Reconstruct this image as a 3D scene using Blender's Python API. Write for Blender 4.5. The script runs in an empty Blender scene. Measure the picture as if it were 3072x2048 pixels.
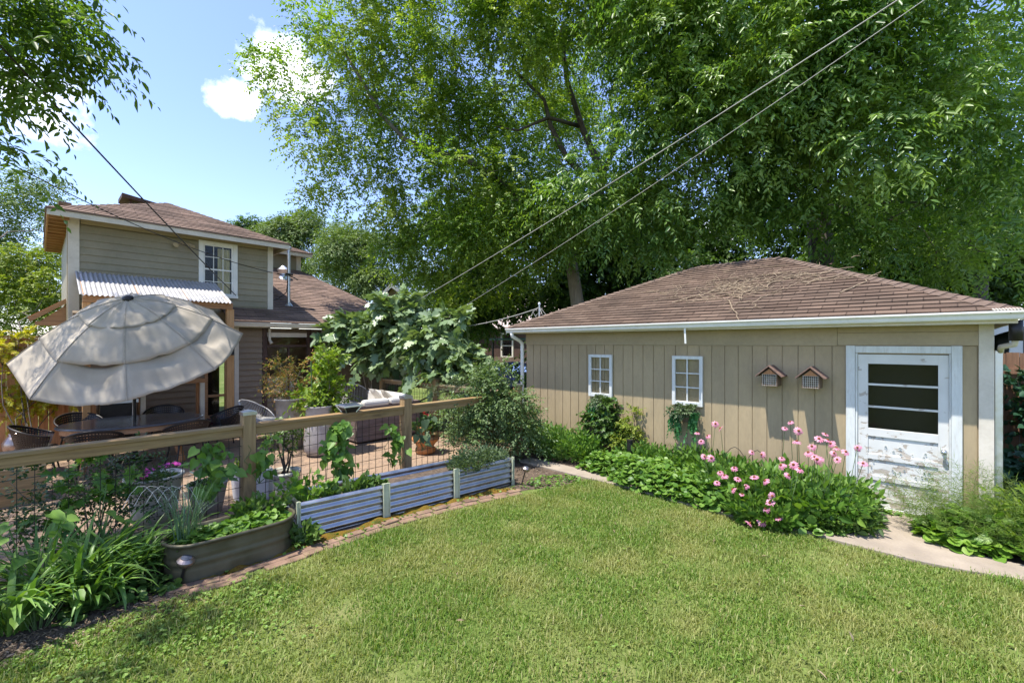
import bpy, bmesh, math, random
import numpy as np
from mathutils import Vector, Matrix
R = math.radians
PI = math.pi
random.seed(7)
rng = np.random.default_rng(11)
SC = bpy.context.scene
COL = SC.collection

# ------------------------------------------------------------------ helpers
def tag(o, label=None, cat=None, group=None, kind=None):
    if label: o['label'] = label
    if cat: o['category'] = cat
    if group: o['group'] = group
    if kind: o['kind'] = kind
    return o

def thing(name, label, cat, loc=(0, 0, 0), rz=0.0, group=None):
    o = bpy.data.objects.new(name, None)
    o.empty_display_size = 0.1
    COL.objects.link(o)
    o.location = loc
    o.rotation_euler = (0, 0, rz)
    return tag(o, label, cat, group)

def link(name, me, mat, parent=None, local=False):
    o = bpy.data.objects.new(name, me)
    COL.objects.link(o)
    if mat is not None:
        for m in (mat if isinstance(mat, (list, tuple)) else [mat]):
            me.materials.append(m)
    if parent is not None:
        o.parent = parent
        if not local and parent.type == 'EMPTY':
            o.location = -parent.location      # parts modelled in world coordinates
    return o

class MB:
    """collects shapes and builds them as one mesh"""
    def __init__(s):
        s.v = []; s.f = []; s.uv = {}
    def add(s, vs, fs):
        n = len(s.v)
        s.v.extend([tuple(map(float, p)) for p in vs])
        s.f.extend([tuple(i + n for i in f) for f in fs])
        return s
    def box(s, x0, x1, y0, y1, z0, z1):
        vs = [(x0,y0,z0),(x1,y0,z0),(x1,y1,z0),(x0,y1,z0),(x0,y0,z1),(x1,y0,z1),(x1,y1,z1),(x0,y1,z1)]
        return s.add(vs, [(0,3,2,1),(4,5,6,7),(0,1,5,4),(1,2,6,5),(2,3,7,6),(3,0,4,7)])
    def bar(s, a, b, w, h, up=(0,0,1)):
        a = Vector(a); b = Vector(b); d = (b-a).normalized(); up = Vector(up)
        if abs(d.dot(up)) > .98: up = Vector((1,0,0))
        x = d.cross(up).normalized()*w/2; y = x.cross(d).normalized()*h/2
        vs = [a-x-y, a+x-y, a+x+y, a-x+y, b-x-y, b+x-y, b+x+y, b-x+y]
        return s.add(vs, [(0,3,2,1),(4,5,6,7),(0,1,5,4),(1,2,6,5),(2,3,7,6),(3,0,4,7)])
    def tube(s, pts, r, n=8, cap=True):
        pts = [Vector(p) for p in pts]
        if not hasattr(r, '__len__'): r = [r]*len(pts)
        vs = []; fs = []; prev = None
        for i, p in enumerate(pts):
            t = (pts[min(i+1, len(pts)-1)] - pts[max(i-1, 0)]).normalized()
            if prev is None:
                a = t.cross(Vector((0,0,1)))
                if a.length < .05: a = t.cross(Vector((1,0,0)))
                a.normalize()
            else:
                a = (prev - t*prev.dot(t)).normalized()
            prev = a; b = t.cross(a)
            for k in range(n):
                q = 2*PI*k/n
                vs.append(p + (a*math.cos(q) + b*math.sin(q))*r[i])
        for i in range(len(pts)-1):
            for k in range(n):
                k2 = (k+1) % n
                fs.append((i*n+k, i*n+k2, (i+1)*n+k2, (i+1)*n+k))
        if cap:
            fs.append(tuple(range(n))[::-1]); fs.append(tuple(range((len(pts)-1)*n, len(pts)*n)))
        return s.add(vs, fs)
    def lathe(s, prof, c=(0,0,0), n=24, sx=1, sy=1, cap0=False, cap1=False, rot=0):
        vs = []; fs = []
        for (r, z) in prof:
            for k in range(n):
                q = 2*PI*k/n + rot
                vs.append((c[0]+r*sx*math.cos(q), c[1]+r*sy*math.sin(q), c[2]+z))
        for i in range(len(prof)-1):
            for k in range(n):
                k2 = (k+1) % n
                fs.append((i*n+k, i*n+k2, (i+1)*n+k2, (i+1)*n+k))
        if cap0: fs.append(tuple(range(n))[::-1])
        if cap1: fs.append(tuple(range((len(prof)-1)*n, len(prof)*n)))
        return s.add(vs, fs)
    def poly(s, pts, z0, z1):
        """vertical prism over a 2-D outline (counter-clockwise)"""
        n = len(pts)
        vs = [(p[0], p[1], z0) for p in pts] + [(p[0], p[1], z1) for p in pts]
        fs = [tuple(range(n))[::-1], tuple(range(n, 2*n))]
        fs += [(i, (i+1) % n, n+(i+1) % n, n+i) for i in range(n)]
        return s.add(vs, fs)
    def ext(s, pts, d):
        """closed outline of 3-D points extruded by the vector d"""
        n = len(pts); d = Vector(d)
        vs = [Vector(p) for p in pts] + [Vector(p)+d for p in pts]
        fs = [tuple(range(n))[::-1], tuple(range(n, 2*n))]
        fs += [(i, (i+1) % n, n+(i+1) % n, n+i) for i in range(n)]
        return s.add(vs, fs)
    def grid(s, fn, nu, nv, flip=False):
        vs = [fn(i/nu, j/nv) for j in range(nv+1) for i in range(nu+1)]
        fs = []
        for j in range(nv):
            for i in range(nu):
                a = j*(nu+1)+i
                q = (a, a+1, a+nu+2, a+nu+1)
                fs.append(q[::-1] if flip else q)
        return s.add(vs, fs)
    def build(s, name, mat, parent=None, smooth=False, bevel=0.0, local=False, recalc=False, uv=None):
        me = bpy.data.meshes.new(name)
        me.from_pydata(s.v, [], s.f)
        me.update()
        if recalc:
            bm = bmesh.new(); bm.from_mesh(me); bmesh.ops.recalc_face_normals(bm, faces=bm.faces); bm.to_mesh(me); bm.free()
        if smooth:
            me.polygons.foreach_set('use_smooth', [True]*len(me.polygons))
        if uv is not None:
            l = me.uv_layers.new(name='UVMap')
            for lp in me.loops:
                l.data[lp.index].uv = uv(me.vertices[lp.vertex_index].co)
        o = link(name, me, mat, parent, local)
        if bevel > 0:
            b = o.modifiers.new('bevel', 'BEVEL'); b.width = bevel; b.segments = 2; b.limit_method = 'ANGLE'; b.angle_limit = R(40)
        return o

def np_mesh(name, V, F, mat, parent=None, smooth=False, local=False):
    """V (N,3) array, F list of (M,k) index arrays"""
    me = bpy.data.meshes.new(name)
    if not isinstance(F, (list, tuple)): F = [F]
    nl = sum(f.size for f in F); nf = sum(len(f) for f in F)
    me.vertices.add(len(V)); me.vertices.foreach_set('co', np.ascontiguousarray(V, dtype=np.float32).ravel())
    me.loops.add(nl); me.loops.foreach_set('vertex_index', np.concatenate([f.ravel() for f in F]).astype(np.int32))
    me.polygons.add(nf)
    tot = np.concatenate([np.full(len(f), f.shape[1]) for f in F])
    st = np.concatenate([[0], np.cumsum(tot)[:-1]])
    me.polygons.foreach_set('loop_start', st.astype(np.int32))
    try: me.polygons.foreach_set('loop_total', tot.astype(np.int32))
    except Exception: pass
    if smooth: me.polygons.foreach_set('use_smooth', np.ones(nf, dtype=bool))
    me.update(calc_edges=True)
    return link(name, me, mat, parent, local)

def nrm(a): return a/np.maximum(np.linalg.norm(a, axis=-1, keepdims=True), 1e-9)

# leaf outlines: (along, across, lift) and faces
def tmpl(half, fold=.12, curl=.12):
    """half outline from base to tip -> folded leaf of two faces"""
    pts = []
    for (a, b) in half:
        pts.append((a, b, b*fold*2 - curl*a*a))
    n = len(pts)
    base = (0, 0, 0); tip = pts[-1]
    V = [base] + pts[:-1] + [tip] + [(a, -b, c) for (a, b, c) in pts[:-1]][::-1]
    up = list(range(0, n+1))
    dn = [0] + list(range(n, len(V)))
    return np.array(V), [np.array([up[::-1]]), np.array([dn[::-1]])]
T_DIA = tmpl([(.42,.24),(1,0)])
T_OVAL = tmpl([(.22,.24),(.62,.25),(1,0)])
T_LANCE = tmpl([(.35,.14),(.7,.1),(1,0)], .15, .25)
T_WIDEL = tmpl([(.25,.15),(.55,.17),(1,0)], .15, .25)
T_HEART = tmpl([(-.1,.26),(.12,.44),(.5,.36),(.8,.13),(1.02,0)], .1, .18)
T_ROUND = tmpl([(-.08,.2),(.1,.45),(.5,.52),(.85,.32),(1,0)], .1, .1)
T_FIG = tmpl([(-.08,.2),(.02,.42),(.3,.5),(.34,.24),(.52,.36),(.74,.4),(.72,.17),(.9,.16),(1.06,0)], .08, .12)
T_FIG2 = tmpl([(-.06,.22),(.05,.4),(.28,.44),(.36,.26),(.55,.38),(.78,.34),(.74,.16),(.92,.12),(1.04,0)], -.12, .45)
T_MAPLE = tmpl([(-.1,.3),(.1,.12),(.25,.5),(.35,.12),(.65,.32),(.6,.08),(1,0)], .08, .15)

def leaf_arrays(T, P, D, N, S, wide=1.0):
    tv, tf = T
    D = nrm(D); B = nrm(np.cross(N, D)); N = np.cross(D, B)
    S = np.broadcast_to(np.asarray(S, float).reshape(-1, 1, 1), (len(P), 1, 1))
    V = P[:, None, :] + S*(tv[None, :, 0:1]*D[:, None, :] + wide*tv[None, :, 1:2]*B[:, None, :] + tv[None, :, 2:3]*N[:, None, :])
    off = (np.arange(len(P))*len(tv))[:, None]
    F = [(f[0][None, :] + off) for f in tf]
    return V.reshape(-1, 3), F

def join_arrays(parts):
    Vs = []; Fs = {}; n = 0
    for V, F in parts:
        Vs.append(V)
        for f in F:
            Fs.setdefault(f.shape[1], []).append(f + n)
        n += len(V)
    return np.concatenate(Vs), [np.concatenate(v) for v in Fs.values()]

def sprays(base, dirv, L, n, droop=.35, size=.09, szvar=.25, ranks=2, spread=.85, tilt=.35, start=.15, jit=.22):
    """leafy twigs: n leaves along each curved twig; returns leaf points, directions, normals, sizes"""
    M = len(base); L = np.broadcast_to(np.asarray(L, float), (M,))
    t = np.linspace(start, 1, n)[None, :, None]
    d = nrm(dirv)[:, None, :]; LL = L[:, None, None]
    dz = np.array([0, 0, -1.])
    P = base[:, None, :] + LL*(d*t + dz*droop*t*t)
    tg = nrm(d + 2*droop*t*dz)
    upv = np.broadcast_to(np.array([0, 0, 1.]), tg.shape) + rng.normal(0, tilt, tg.shape)
    side = nrm(np.cross(tg, upv)); nn = np.cross(side, tg)
    sg = np.where(np.arange(n) % 2 == 0, 1., -1.)[None, :, None]
    ld = tg*.6 + side*sg*spread + rng.normal(0, jit, tg.shape) + dz*.18
    ld[:, -1] = tg[:, -1]
    S = size*(1 + rng.normal(0, szvar, (M, n)))*(1 - .25*np.abs(t[..., 0] - .55))
    f = lambda a: a.reshape(-1, 3)
    return f(P), f(ld), f(nn + rng.normal(0, .25, nn.shape)), np.clip(S.reshape(-1), .3*size, 2*size)

def rdir(n, zb=0.0):
    v = rng.normal(0, 1, (n, 3)); v[:, 2] += zb
    return nrm(v)

def gapnoise(p, f, seed=0):
    r = np.random.default_rng(seed); s = np.zeros(len(p))
    for k in range(5):
        a = r.normal(0, f, 3); s += np.sin(p @ a + r.uniform(0, 6.28))
    return s/5

def lobe_bases(lobes, n, shell=(.5, 1.0), sub=6, subr=.45, seed=0, gap=None, zbias=.25):
    """points spread through a crown made of lobes with smaller lumps on each"""
    lb = []
    for l in lobes:
        x, y, z, r = l[:4]; fl = l[4] if len(l) > 4 else .85
        lb.append((x, y, z, r*.8, fl, r*r*.8))
        for k in range(sub):
            d = rdir(1, .15)[0]
            q = r*random.uniform(.3, .55)
            lb.append((x+d[0]*r*.8, y+d[1]*r*.8, z+d[2]*r*.8*fl, q, .8, q*q*1.7))
    A = np.array(lb)
    w = A[:, 5]/A[:, 5].sum()
    idx = rng.choice(len(A), size=n, p=w)
    d = rdir(n, zbias)
    rad = rng.uniform(shell[0], shell[1], n)**.7
    P = A[idx, :3] + d*(A[idx, 3]*rad)[:, None]*np.stack([np.ones(n), np.ones(n), A[idx, 4]], 1)
    if gap:
        keep = gapnoise(P, gap[0], seed) > gap[1]
        P, d = P[keep], d[keep]
    return P, d

# ------------------------------------------------------------------ materials
def new_mat(name):
    m = bpy.data.materials.new(name); m.use_nodes = True
    nt = m.node_tree
    for n in list(nt.nodes): nt.nodes.remove(n)
    return m, nt
def ND(nt, typ, **kw):
    n = nt.nodes.new(typ)
    for k, v in kw.items():
        if k in n.inputs: n.inputs[k].default_value = v
        else: setattr(n, k, v)
    return n
def ramp(nt, fac, stops, interp='LINEAR'):
    n = nt.nodes.new('ShaderNodeValToRGB'); cr = n.color_ramp; cr.interpolation = interp
    while len(cr.elements) < len(stops): cr.elements.new(.5)
    for e, (p, c) in zip(cr.elements, stops):
        e.position = p; e.color = (c[0], c[1], c[2], 1) if hasattr(c, '__len__') else (c, c, c, 1)
    nt.links.new(fac, n.inputs[0]); return n.outputs[0]
def mixc(nt, fac, a, b, mode='MIX'):
    n = nt.nodes.new('ShaderNodeMix'); n.data_type = 'RGBA'; n.blend_type = mode
    for sock, val in ((n.inputs[0], fac), (n.inputs[6], a), (n.inputs[7], b)):
        if isinstance(val, bpy.types.NodeSocket): nt.links.new(val, sock)
        elif hasattr(val, '__len__'): sock.default_value = (*val[:3], 1)
        else: sock.default_value = val
    return n.outputs[2]
def coords(nt, kind='Object', scale=(1, 1, 1), rot=(0, 0, 0), loc=(0, 0, 0)):
    tc = nt.nodes.new('ShaderNodeTexCoord'); mp = nt.nodes.new('ShaderNodeMapping')
    mp.inputs['Scale'].default_value = scale; mp.inputs['Rotation'].default_value = rot; mp.inputs['Location'].default_value = loc
    nt.links.new(tc.outputs[kind], mp.inputs['Vector']); return mp.outputs[0]
def noise(nt, vec, scale, detail=4, rough=.55, dist=0):
    n = ND(nt, 'ShaderNodeTexNoise', Scale=scale, Detail=detail, Roughness=rough, Distortion=dist)
    nt.links.new(vec, n.inputs['Vector']); return n.outputs['Fac']
def math_n(nt, op, a, b=0.0, clamp=False):
    n = nt.nodes.new('ShaderNodeMath'); n.operation = op; n.use_clamp = clamp
    for s_, v in ((n.inputs[0], a), (n.inputs[1], b)):
        if isinstance(v, bpy.types.NodeSocket): nt.links.new(v, s_)
        else: s_.default_value = v
    return n.outputs[0]
def finish(nt, col, rough=.6, bump=None, bstr=.3, bdist=.01, metal=0.0, spec=.4, extra=None):
    b = ND(nt, 'ShaderNodeBsdfPrincipled'); o = nt.nodes.new('ShaderNodeOutputMaterial')
    def put(name, v):
        if isinstance(v, bpy.types.NodeSocket): nt.links.new(v, b.inputs[name])
        elif hasattr(v, '__len__'): b.inputs[name].default_value = (*v[:3], 1)
        else: b.inputs[name].default_value = v
    put('Base Color', col); put('Roughness', rough); put('Metallic', metal); put('Specular IOR Level', spec)
    if bump is not None:
        bn = ND(nt, 'ShaderNodeBump', Strength=bstr, Distance=bdist)
        nt.links.new(bump, bn.inputs['Height']); nt.links.new(bn.outputs[0], b.inputs['Normal'])
    nt.links.new(b.outputs[0], o.inputs[0]); return b

def m_paint(name, col, var=.12, rough=.55, scale=3, bstr=.15, metal=0, dirt=None, dirt_amt=.5, stretch=(1, 1, 1), splash=None):
    m, nt = new_mat(name); v = coords(nt, scale=stretch)
    n1 = noise(nt, v, scale, 5); n2 = noise(nt, v, scale*14, 3)
    lo = [c*(1-var*1.6) for c in col]; hi = [min(1, c*(1+var)) for c in col]
    c = ramp(nt, n1, [(.3, lo), (.7, hi)])
    if dirt is not None:
        n3 = noise(nt, v, scale*2.3, 6, .65)
        c = mixc(nt, math_n(nt, 'MULTIPLY', ramp(nt, n3, [(.5, 0.), (.72, 1.)]), dirt_amt), c, dirt)
    if splash is not None:     # soil spattered up the foot of a wall
        sp = nt.nodes.new('ShaderNodeSeparateXYZ'); nt.links.new(coords(nt), sp.inputs[0])
        hgt = math_n(nt, 'ADD', sp.outputs[2], math_n(nt, 'MULTIPLY', math_n(nt, 'SUBTRACT', noise(nt, coords(nt), 6, 6, .7), .5), .7))
        c = mixc(nt, ramp(nt, hgt, [(.05, .75), (.5, 0.)]), c, splash)
    c = mixc(nt, .18, c, ramp(nt, n2, [(.3, .35), (.7, .65)]), 'OVERLAY')
    finish(nt, c, rough, n2, bstr, .004, metal); return m
def m_wood(name, c1, c2, axis=0, rough=.7, grey=None, gamt=.5):
    m, nt = new_mat(name)
    sc = [14, 14, 14]; sc[axis] = .9
    v = coords(nt, scale=sc); n1 = noise(nt, v, 2.2, 6, .6, .6)
    v2 = coords(nt); n2 = noise(nt, v2, 1.3, 4)
    c = ramp(nt, n1, [(.28, c1), (.5, [(a+b)/2 for a, b in zip(c1, c2)]), (.72, c2)])
    if grey is not None: c = mixc(nt, math_n(nt, 'MULTIPLY', ramp(nt, n2, [(.42, 0.), (.66, 1.)]), gamt), c, grey)
    n4 = noise(nt, coords(nt, scale=[s_*.35 if s_ > 2 else s_*1.2 for s_ in sc]), 1.1, 6, .7)
    c = mixc(nt, ramp(nt, n4, [(.56, 0.), (.72, .7)]), c, [q*.4 for q in c1])
    finish(nt, c, rough, n1, .35, .004); return m
def m_leaf(name, cols, trans=.35, rough=.5, patch=None, gloss=.35, pscale=.6):
    """leaf colours vary from leaf to leaf, with some light passing through"""
    m, nt = new_mat(name)
    g = nt.nodes.new('ShaderNodeNewGeometry')
    st = [(i/(max(1, len(cols)-1)), c) for i, c in enumerate(cols)]
    c = ramp(nt, g.outputs['Random Per Island'], st)
    if patch is not None:
        n1 = noise(nt, coords(nt), pscale, 3)
        c = mixc(nt, ramp(nt, n1, [(.45, 0.), (.62, 1.)]), c, mixc(nt, .7, c, patch))
    b = ND(nt, 'ShaderNodeBsdfPrincipled', Roughness=rough); b.inputs['Specular IOR Level'].default_value = gloss
    nt.links.new(c, b.inputs['Base Color'])
    t = nt.nodes.new('ShaderNodeBsdfTranslucent')
    tc = mixc(nt, 1.0, c, (1.25, 1.3, .45), 'MULTIPLY')
    nt.links.new(tc, t.inputs['Color'])
    mx = nt.nodes.new('ShaderNodeMixShader'); mx.inputs[0].default_value = trans
    nt.links.new(b.outputs[0], mx.inputs[1]); nt.links.new(t.outputs[0], mx.inputs[2])
    o = nt.nodes.new('ShaderNodeOutputMaterial'); nt.links.new(mx.outputs[0], o.inputs[0]); return m
def m_shingle(name, cols, w=.32, h=.14, patch=None):
    m, nt = new_mat(name)
    v = coords(nt, 'UV')
    dn = nt.nodes.new('ShaderNodeTexNoise'); dn.inputs['Scale'].default_value = 2.5
    nt.links.new(v, dn.inputs['Vector'])
    vv = ND(nt, 'ShaderNodeVectorMath'); vv.operation = 'MULTIPLY_ADD'
    nt.links.new(dn.outputs['Color'], vv.inputs[0]); vv.inputs[1].default_value = (.02, .025, 0); nt.links.new(v, vv.inputs[2])
    br = ND(nt, 'ShaderNodeTexBrick'); br.offset = .5
    br.inputs['Scale'].default_value = 1; br.inputs['Brick Width'].default_value = w; br.inputs['Row Height'].default_value = h
    br.inputs['Mortar Size'].default_value = .006; br.inputs['Mortar Smooth'].default_value = .3; br.inputs['Bias'].default_value = 0
    br.inputs['Color1'].default_value = (*cols[0], 1); br.inputs['Color2'].default_value = (*cols[1], 1)
    br.inputs['Mortar'].default_value = (*[c*.55 for c in cols[1]], 1)
    nt.links.new(vv.outputs[0], br.inputs['Vector'])
    n1 = noise(nt, v, 1.1, 5); n2 = noise(nt, v, 90, 2)
    c = mixc(nt, ramp(nt, n1, [(.4, 0.), (.7, .6)]), br.outputs['Color'], patch or [x*.62 for x in cols[0]])
    n3 = noise(nt, coords(nt, 'UV', scale=(.8, 7.15, 1)), 1.0, 3, .7)
    c = mixc(nt, .55, c, ramp(nt, n3, [(.35, .2), (.65, .75)]), 'OVERLAY')
    c = mixc(nt, .35, c, ramp(nt, n2, [(.3, .3), (.7, .7)]), 'OVERLAY')
    # course step: the height falls towards the lower edge of each row
    sp = nt.nodes.new('ShaderNodeSeparateXYZ'); nt.links.new(vv.outputs[0], sp.inputs[0])
    fr = math_n(nt, 'FRACT', math_n(nt, 'DIVIDE', sp.outputs[1], h))
    hgt = math_n(nt, 'SUBTRACT', 1.0, fr)
    hgt = math_n(nt, 'ADD', hgt, math_n(nt, 'MULTIPLY', n2, .25))
    hgt = math_n(nt, 'SUBTRACT', hgt, math_n(nt, 'MULTIPLY', br.outputs['Fac'], .8))
    finish(nt, c, .9, hgt, .9, .012, 0, .2); return m
def m_glass(name, refl=.9, rough=.03):
    m, nt = new_mat(name)
    g = ND(nt, 'ShaderNodeBsdfGlossy', Roughness=rough); t = ND(nt, 'ShaderNodeBsdfTransparent')
    t.inputs[0].default_value = (.94, .95, .94, 1)
    f = ND(nt, 'ShaderNodeFresnel', IOR=1.5); a = math_n(nt, 'MULTIPLY', f.outputs[0], refl, True)
    mx = nt.nodes.new('ShaderNodeMixShader'); nt.links.new(a, mx.inputs[0])
    nt.links.new(t.outputs[0], mx.inputs[1]); nt.links.new(g.outputs[0], mx.inputs[2])
    o = nt.nodes.new('ShaderNodeOutputMaterial'); nt.links.new(mx.outputs[0], o.inputs[0]); return m
def m_metal(name, col, rough=.35, var=.25, scale=12, metal=1.0, spangle=0.0):
    m, nt = new_mat(name); v = coords(nt)
    n1 = noise(nt, v, scale, 4)
    c = ramp(nt, n1, [(.3, [x*(1-var) for x in col]), (.7, col)])
    if spangle:
        vo = ND(nt, 'ShaderNodeTexVoronoi', Scale=60); nt.links.new(v, vo.inputs['Vector'])
        c = mixc(nt, spangle, c, vo.outputs['Color'], 'SOFT_LIGHT')
    finish(nt, c, ramp(nt, n1, [(.3, rough*.8), (.7, min(1, rough*1.4))]), n1, .05, .003, metal, .5); return m
def m_plain(name, col, rough=.6, metal=0, spec=.4):
    m, nt = new_mat(name)
    n1 = noise(nt, coords(nt), 25, 3)
    finish(nt, ramp(nt, n1, [(.3, [c*.85 for c in col]), (.7, [min(1, c*1.1) for c in col])]), rough, n1, .08, .002, metal, spec); return m

M = {}
M['siding'] = m_paint('siding_paint', (.27, .235, .16), .1, .6, 1.2, .1, dirt=(.16, .17, .09), dirt_amt=.35)
M['siding_tan'] = m_paint('siding_tan', (.24, .175, .115), .08, .6, 1.5, .1)
M['trim'] = m_paint('trim_paint', (.63, .57, .48), .07, .5, 2.5, .1, dirt=(.42, .38, .3), dirt_amt=.35)
M['white'] = m_paint('white_paint', (.76, .745, .70), .05, .45, 3, .08, dirt=(.5, .48, .42), dirt_amt=.3)
M['tan'] = m_paint('garage_paint', (.375, .29, .172), .08, .65, 1.3, .25, stretch=(2, 2, .6), dirt=(.26, .205, .13), dirt_amt=.4, splash=(.17, .12, .075))
M['tan_board'] = m_paint('garage_board', (.37, .295, .185), .07, .6, 1.5, .15)
M['shingle_g'] = m_shingle('garage_shingles', ((.165, .115, .086), (.105, .07, .052)), 0.3, .14, (.075, .055, .043))
M['shingle_h'] = m_shingle('house_shingles', ((.27, .185, .145), (.155, .107, .084)), .5, .14, (.125, .09, .072))
M['galv'] = m_metal('galvanised', (.46, .465, .48), .33, .25, 7, .95, .06)
M['corr_old'] = m_metal('weathered_corrugated', (.44, .43, .44), .55, .25, 5, .2)
M['tank'] = m_metal('stock_tank', (.13, .115, .07), .5, .45, 5, .35)
M['dark_metal'] = m_plain('dark_metal', (.035, .033, .032), .45, .6)
M['alu'] = m_metal('aluminium', (.7, .7, .7), .35, .2, 12, .9)
M['wire_black'] = m_plain('cable_sheath', (.03, .028, .026), .6)
M['wire_grey'] = m_plain('cable_grey', (.33, .32, .29), .6)
M['fence_x'] = m_wood('rail_wood', (.17, .10, .04), (.36, .225, .095), 0, grey=(.24, .21, .11), gamt=.3)
M['fence_y'] = m_wood('rail_wood_side', (.17, .105, .05), (.35, .235, .125), 1, grey=(.25, .22, .16))
M['fence_z'] = m_wood('post_wood', (.2, .12, .05), (.37, .245, .115), 2, grey=(.22, .19, .12), gamt=.25)
M['cedar'] = m_wood('cedar_boards', (.33, .14, .055), (.6, .30, .14), 2)
M['cedar_x'] = m_wood('cedar_beam', (.28, .135, .06), (.5, .28, .14), 0)
M['fresh_wood'] = m_wood('fresh_post', (.42, .22, .09), (.62, .37, .17), 2)
M['old_wood'] = m_wood('old_boards', (.10, .065, .045), (.2, .135, .09), 2)
M['brown_wood'] = m_wood('brown_post', (.05, .026, .018), (.10, .055, .04), 2)
M['bark'] = m_wood('bark', (.045, .034, .026), (.13, .105, .08), 2, .9, (.17, .16, .12), .5)
M['bark_pale'] = m_wood('bark_pale', (.17, .135, .10), (.33, .28, .22), 2, .9)
M['twig'] = m_wood('twig', (.14, .10, .065), (.36, .28, .19), 2, .85)
M['stem'] = m_plain('green_stem', (.09, .15, .045), .6)
M['glass'] = m_glass('window_glass')
M['glass_dim'] = m_glass('dusty_pane', .42, .08)
M['cedar_dark'] = m_wood('shaded_cedar', (.12, .062, .035), (.23, .125, .07), 2)  # darker copy of the cedar, with the right fence's shade in its colour
M['glass_clear'] = m_glass('old_pane', .3)
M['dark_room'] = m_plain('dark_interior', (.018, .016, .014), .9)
M['soil'] = m_paint('soil', (.085, .06, .042), .35, .95, 9, .9, dirt=(.22, .17, .12), dirt_amt=.5)
M['wicker'] = m_plain('dark_wicker', (.022, .017, .016), .4)
M['cushion'] = m_paint('cushion_cloth', (.60, .57, .52), .06, .9, 6, .2)
M['string'] = m_plain('white_cord', (.66, .64, .62), .6)
M['terra'] = m_paint('terracotta', (.46, .19, .06), .2, .75, 6, .2, dirt=(.5, .36, .2), dirt_amt=.4)
M['pot_cream'] = m_paint('cream_pot', (.52, .50, .42), .12, .6, 5, .1, dirt=(.3, .3, .22), dirt_amt=.4)
M['pot_grey'] = m_paint('grey_pot', (.36, .33, .30), .15, .7, 5, .15)
M['pot_white'] = m_paint('white_pot', (.74, .74, .74), .06, .4, 4, .05)
LOBES_A = [(5.13, 14.26, 10.50, 0.80), (5.45, 13.92, 9.45, 1.00), (4.99, 14.40, 9.78, 0.50), (5.90, 13.44, 8.26, 1.00), (5.27, 14.11, 8.79, 0.70), (5.76, 13.58, 6.94, 0.45), (5.63, 13.73, 6.47, 0.30), (6.87, 13.14, 7.52, 1.10), (6.59, 13.44, 9.17, 1.20), (6.40, 13.64, 11.36, 1.10), (5.51, 13.13, 11.47, 0.70), (6.98, 12.28, 12.22, 1.40), (7.24, 12.74, 10.67, 1.30), (7.99, 11.94, 11.63, 1.70), (8.47, 12.16, 9.98, 1.70), (7.90, 12.04, 7.93, 1.50), (7.43, 12.54, 6.56, 1.00), (8.38, 10.07, 11.59, 1.70), (9.31, 10.54, 10.54, 1.80), (9.12, 10.74, 8.76, 1.70), (8.43, 10.74, 6.94, 1.40), (8.47, 12.16, 5.73, 1.20), (8.16, 13.22, 5.55, 0.80), (9.25, 9.14, 11.47, 1.70), (9.51, 8.86, 7.14, 1.30), (9.33, 9.78, 6.28, 1.40), (9.64, 10.92, 5.16, 1.20), (11.55, 10.35, 11.43, 1.60), (10.12, 8.21, 11.21, 1.60), (10.03, 8.31, 5.36, 1.10), (10.24, 9.54, 4.92, 1.10), (10.40, 7.18, 11.84, 1.40), (8.97, 12.37, 4.38, 0.80), (10.09, 11.89, 6.27, 1.50), (9.06, 13.00, 7.03, 1.30), (10.82, 11.12, 5.67, 1.30), (11.18, 10.01, 6.73, 1.30), (13.73, 9.48, 9.60, 1.60), (13.58, 10.38, 10.33, 1.60), (13.74, 10.93, 12.28, 2.00), (15.10, 10.22, 13.27, 2.00), (12.80, 11.93, 10.57, 1.80), (9.24, 13.53, 5.15, 1.20), (9.99, 12.73, 5.78, 1.40), (10.84, 13.29, 4.34, 1.20), (11.75, 12.32, 4.67, 1.30), (11.38, 11.25, 6.09, 1.40), (12.89, 11.10, 5.00, 1.20), (12.24, 10.34, 7.97, 1.60), (11.28, 11.36, 8.60, 1.60), (8.38, 10.07, 13.76, 2.20), (9.34, 7.58, 12.87, 2.20), (7.07, 11.46, 13.50, 1.80), (10.55, 6.30, 12.16, 1.80)]
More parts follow.
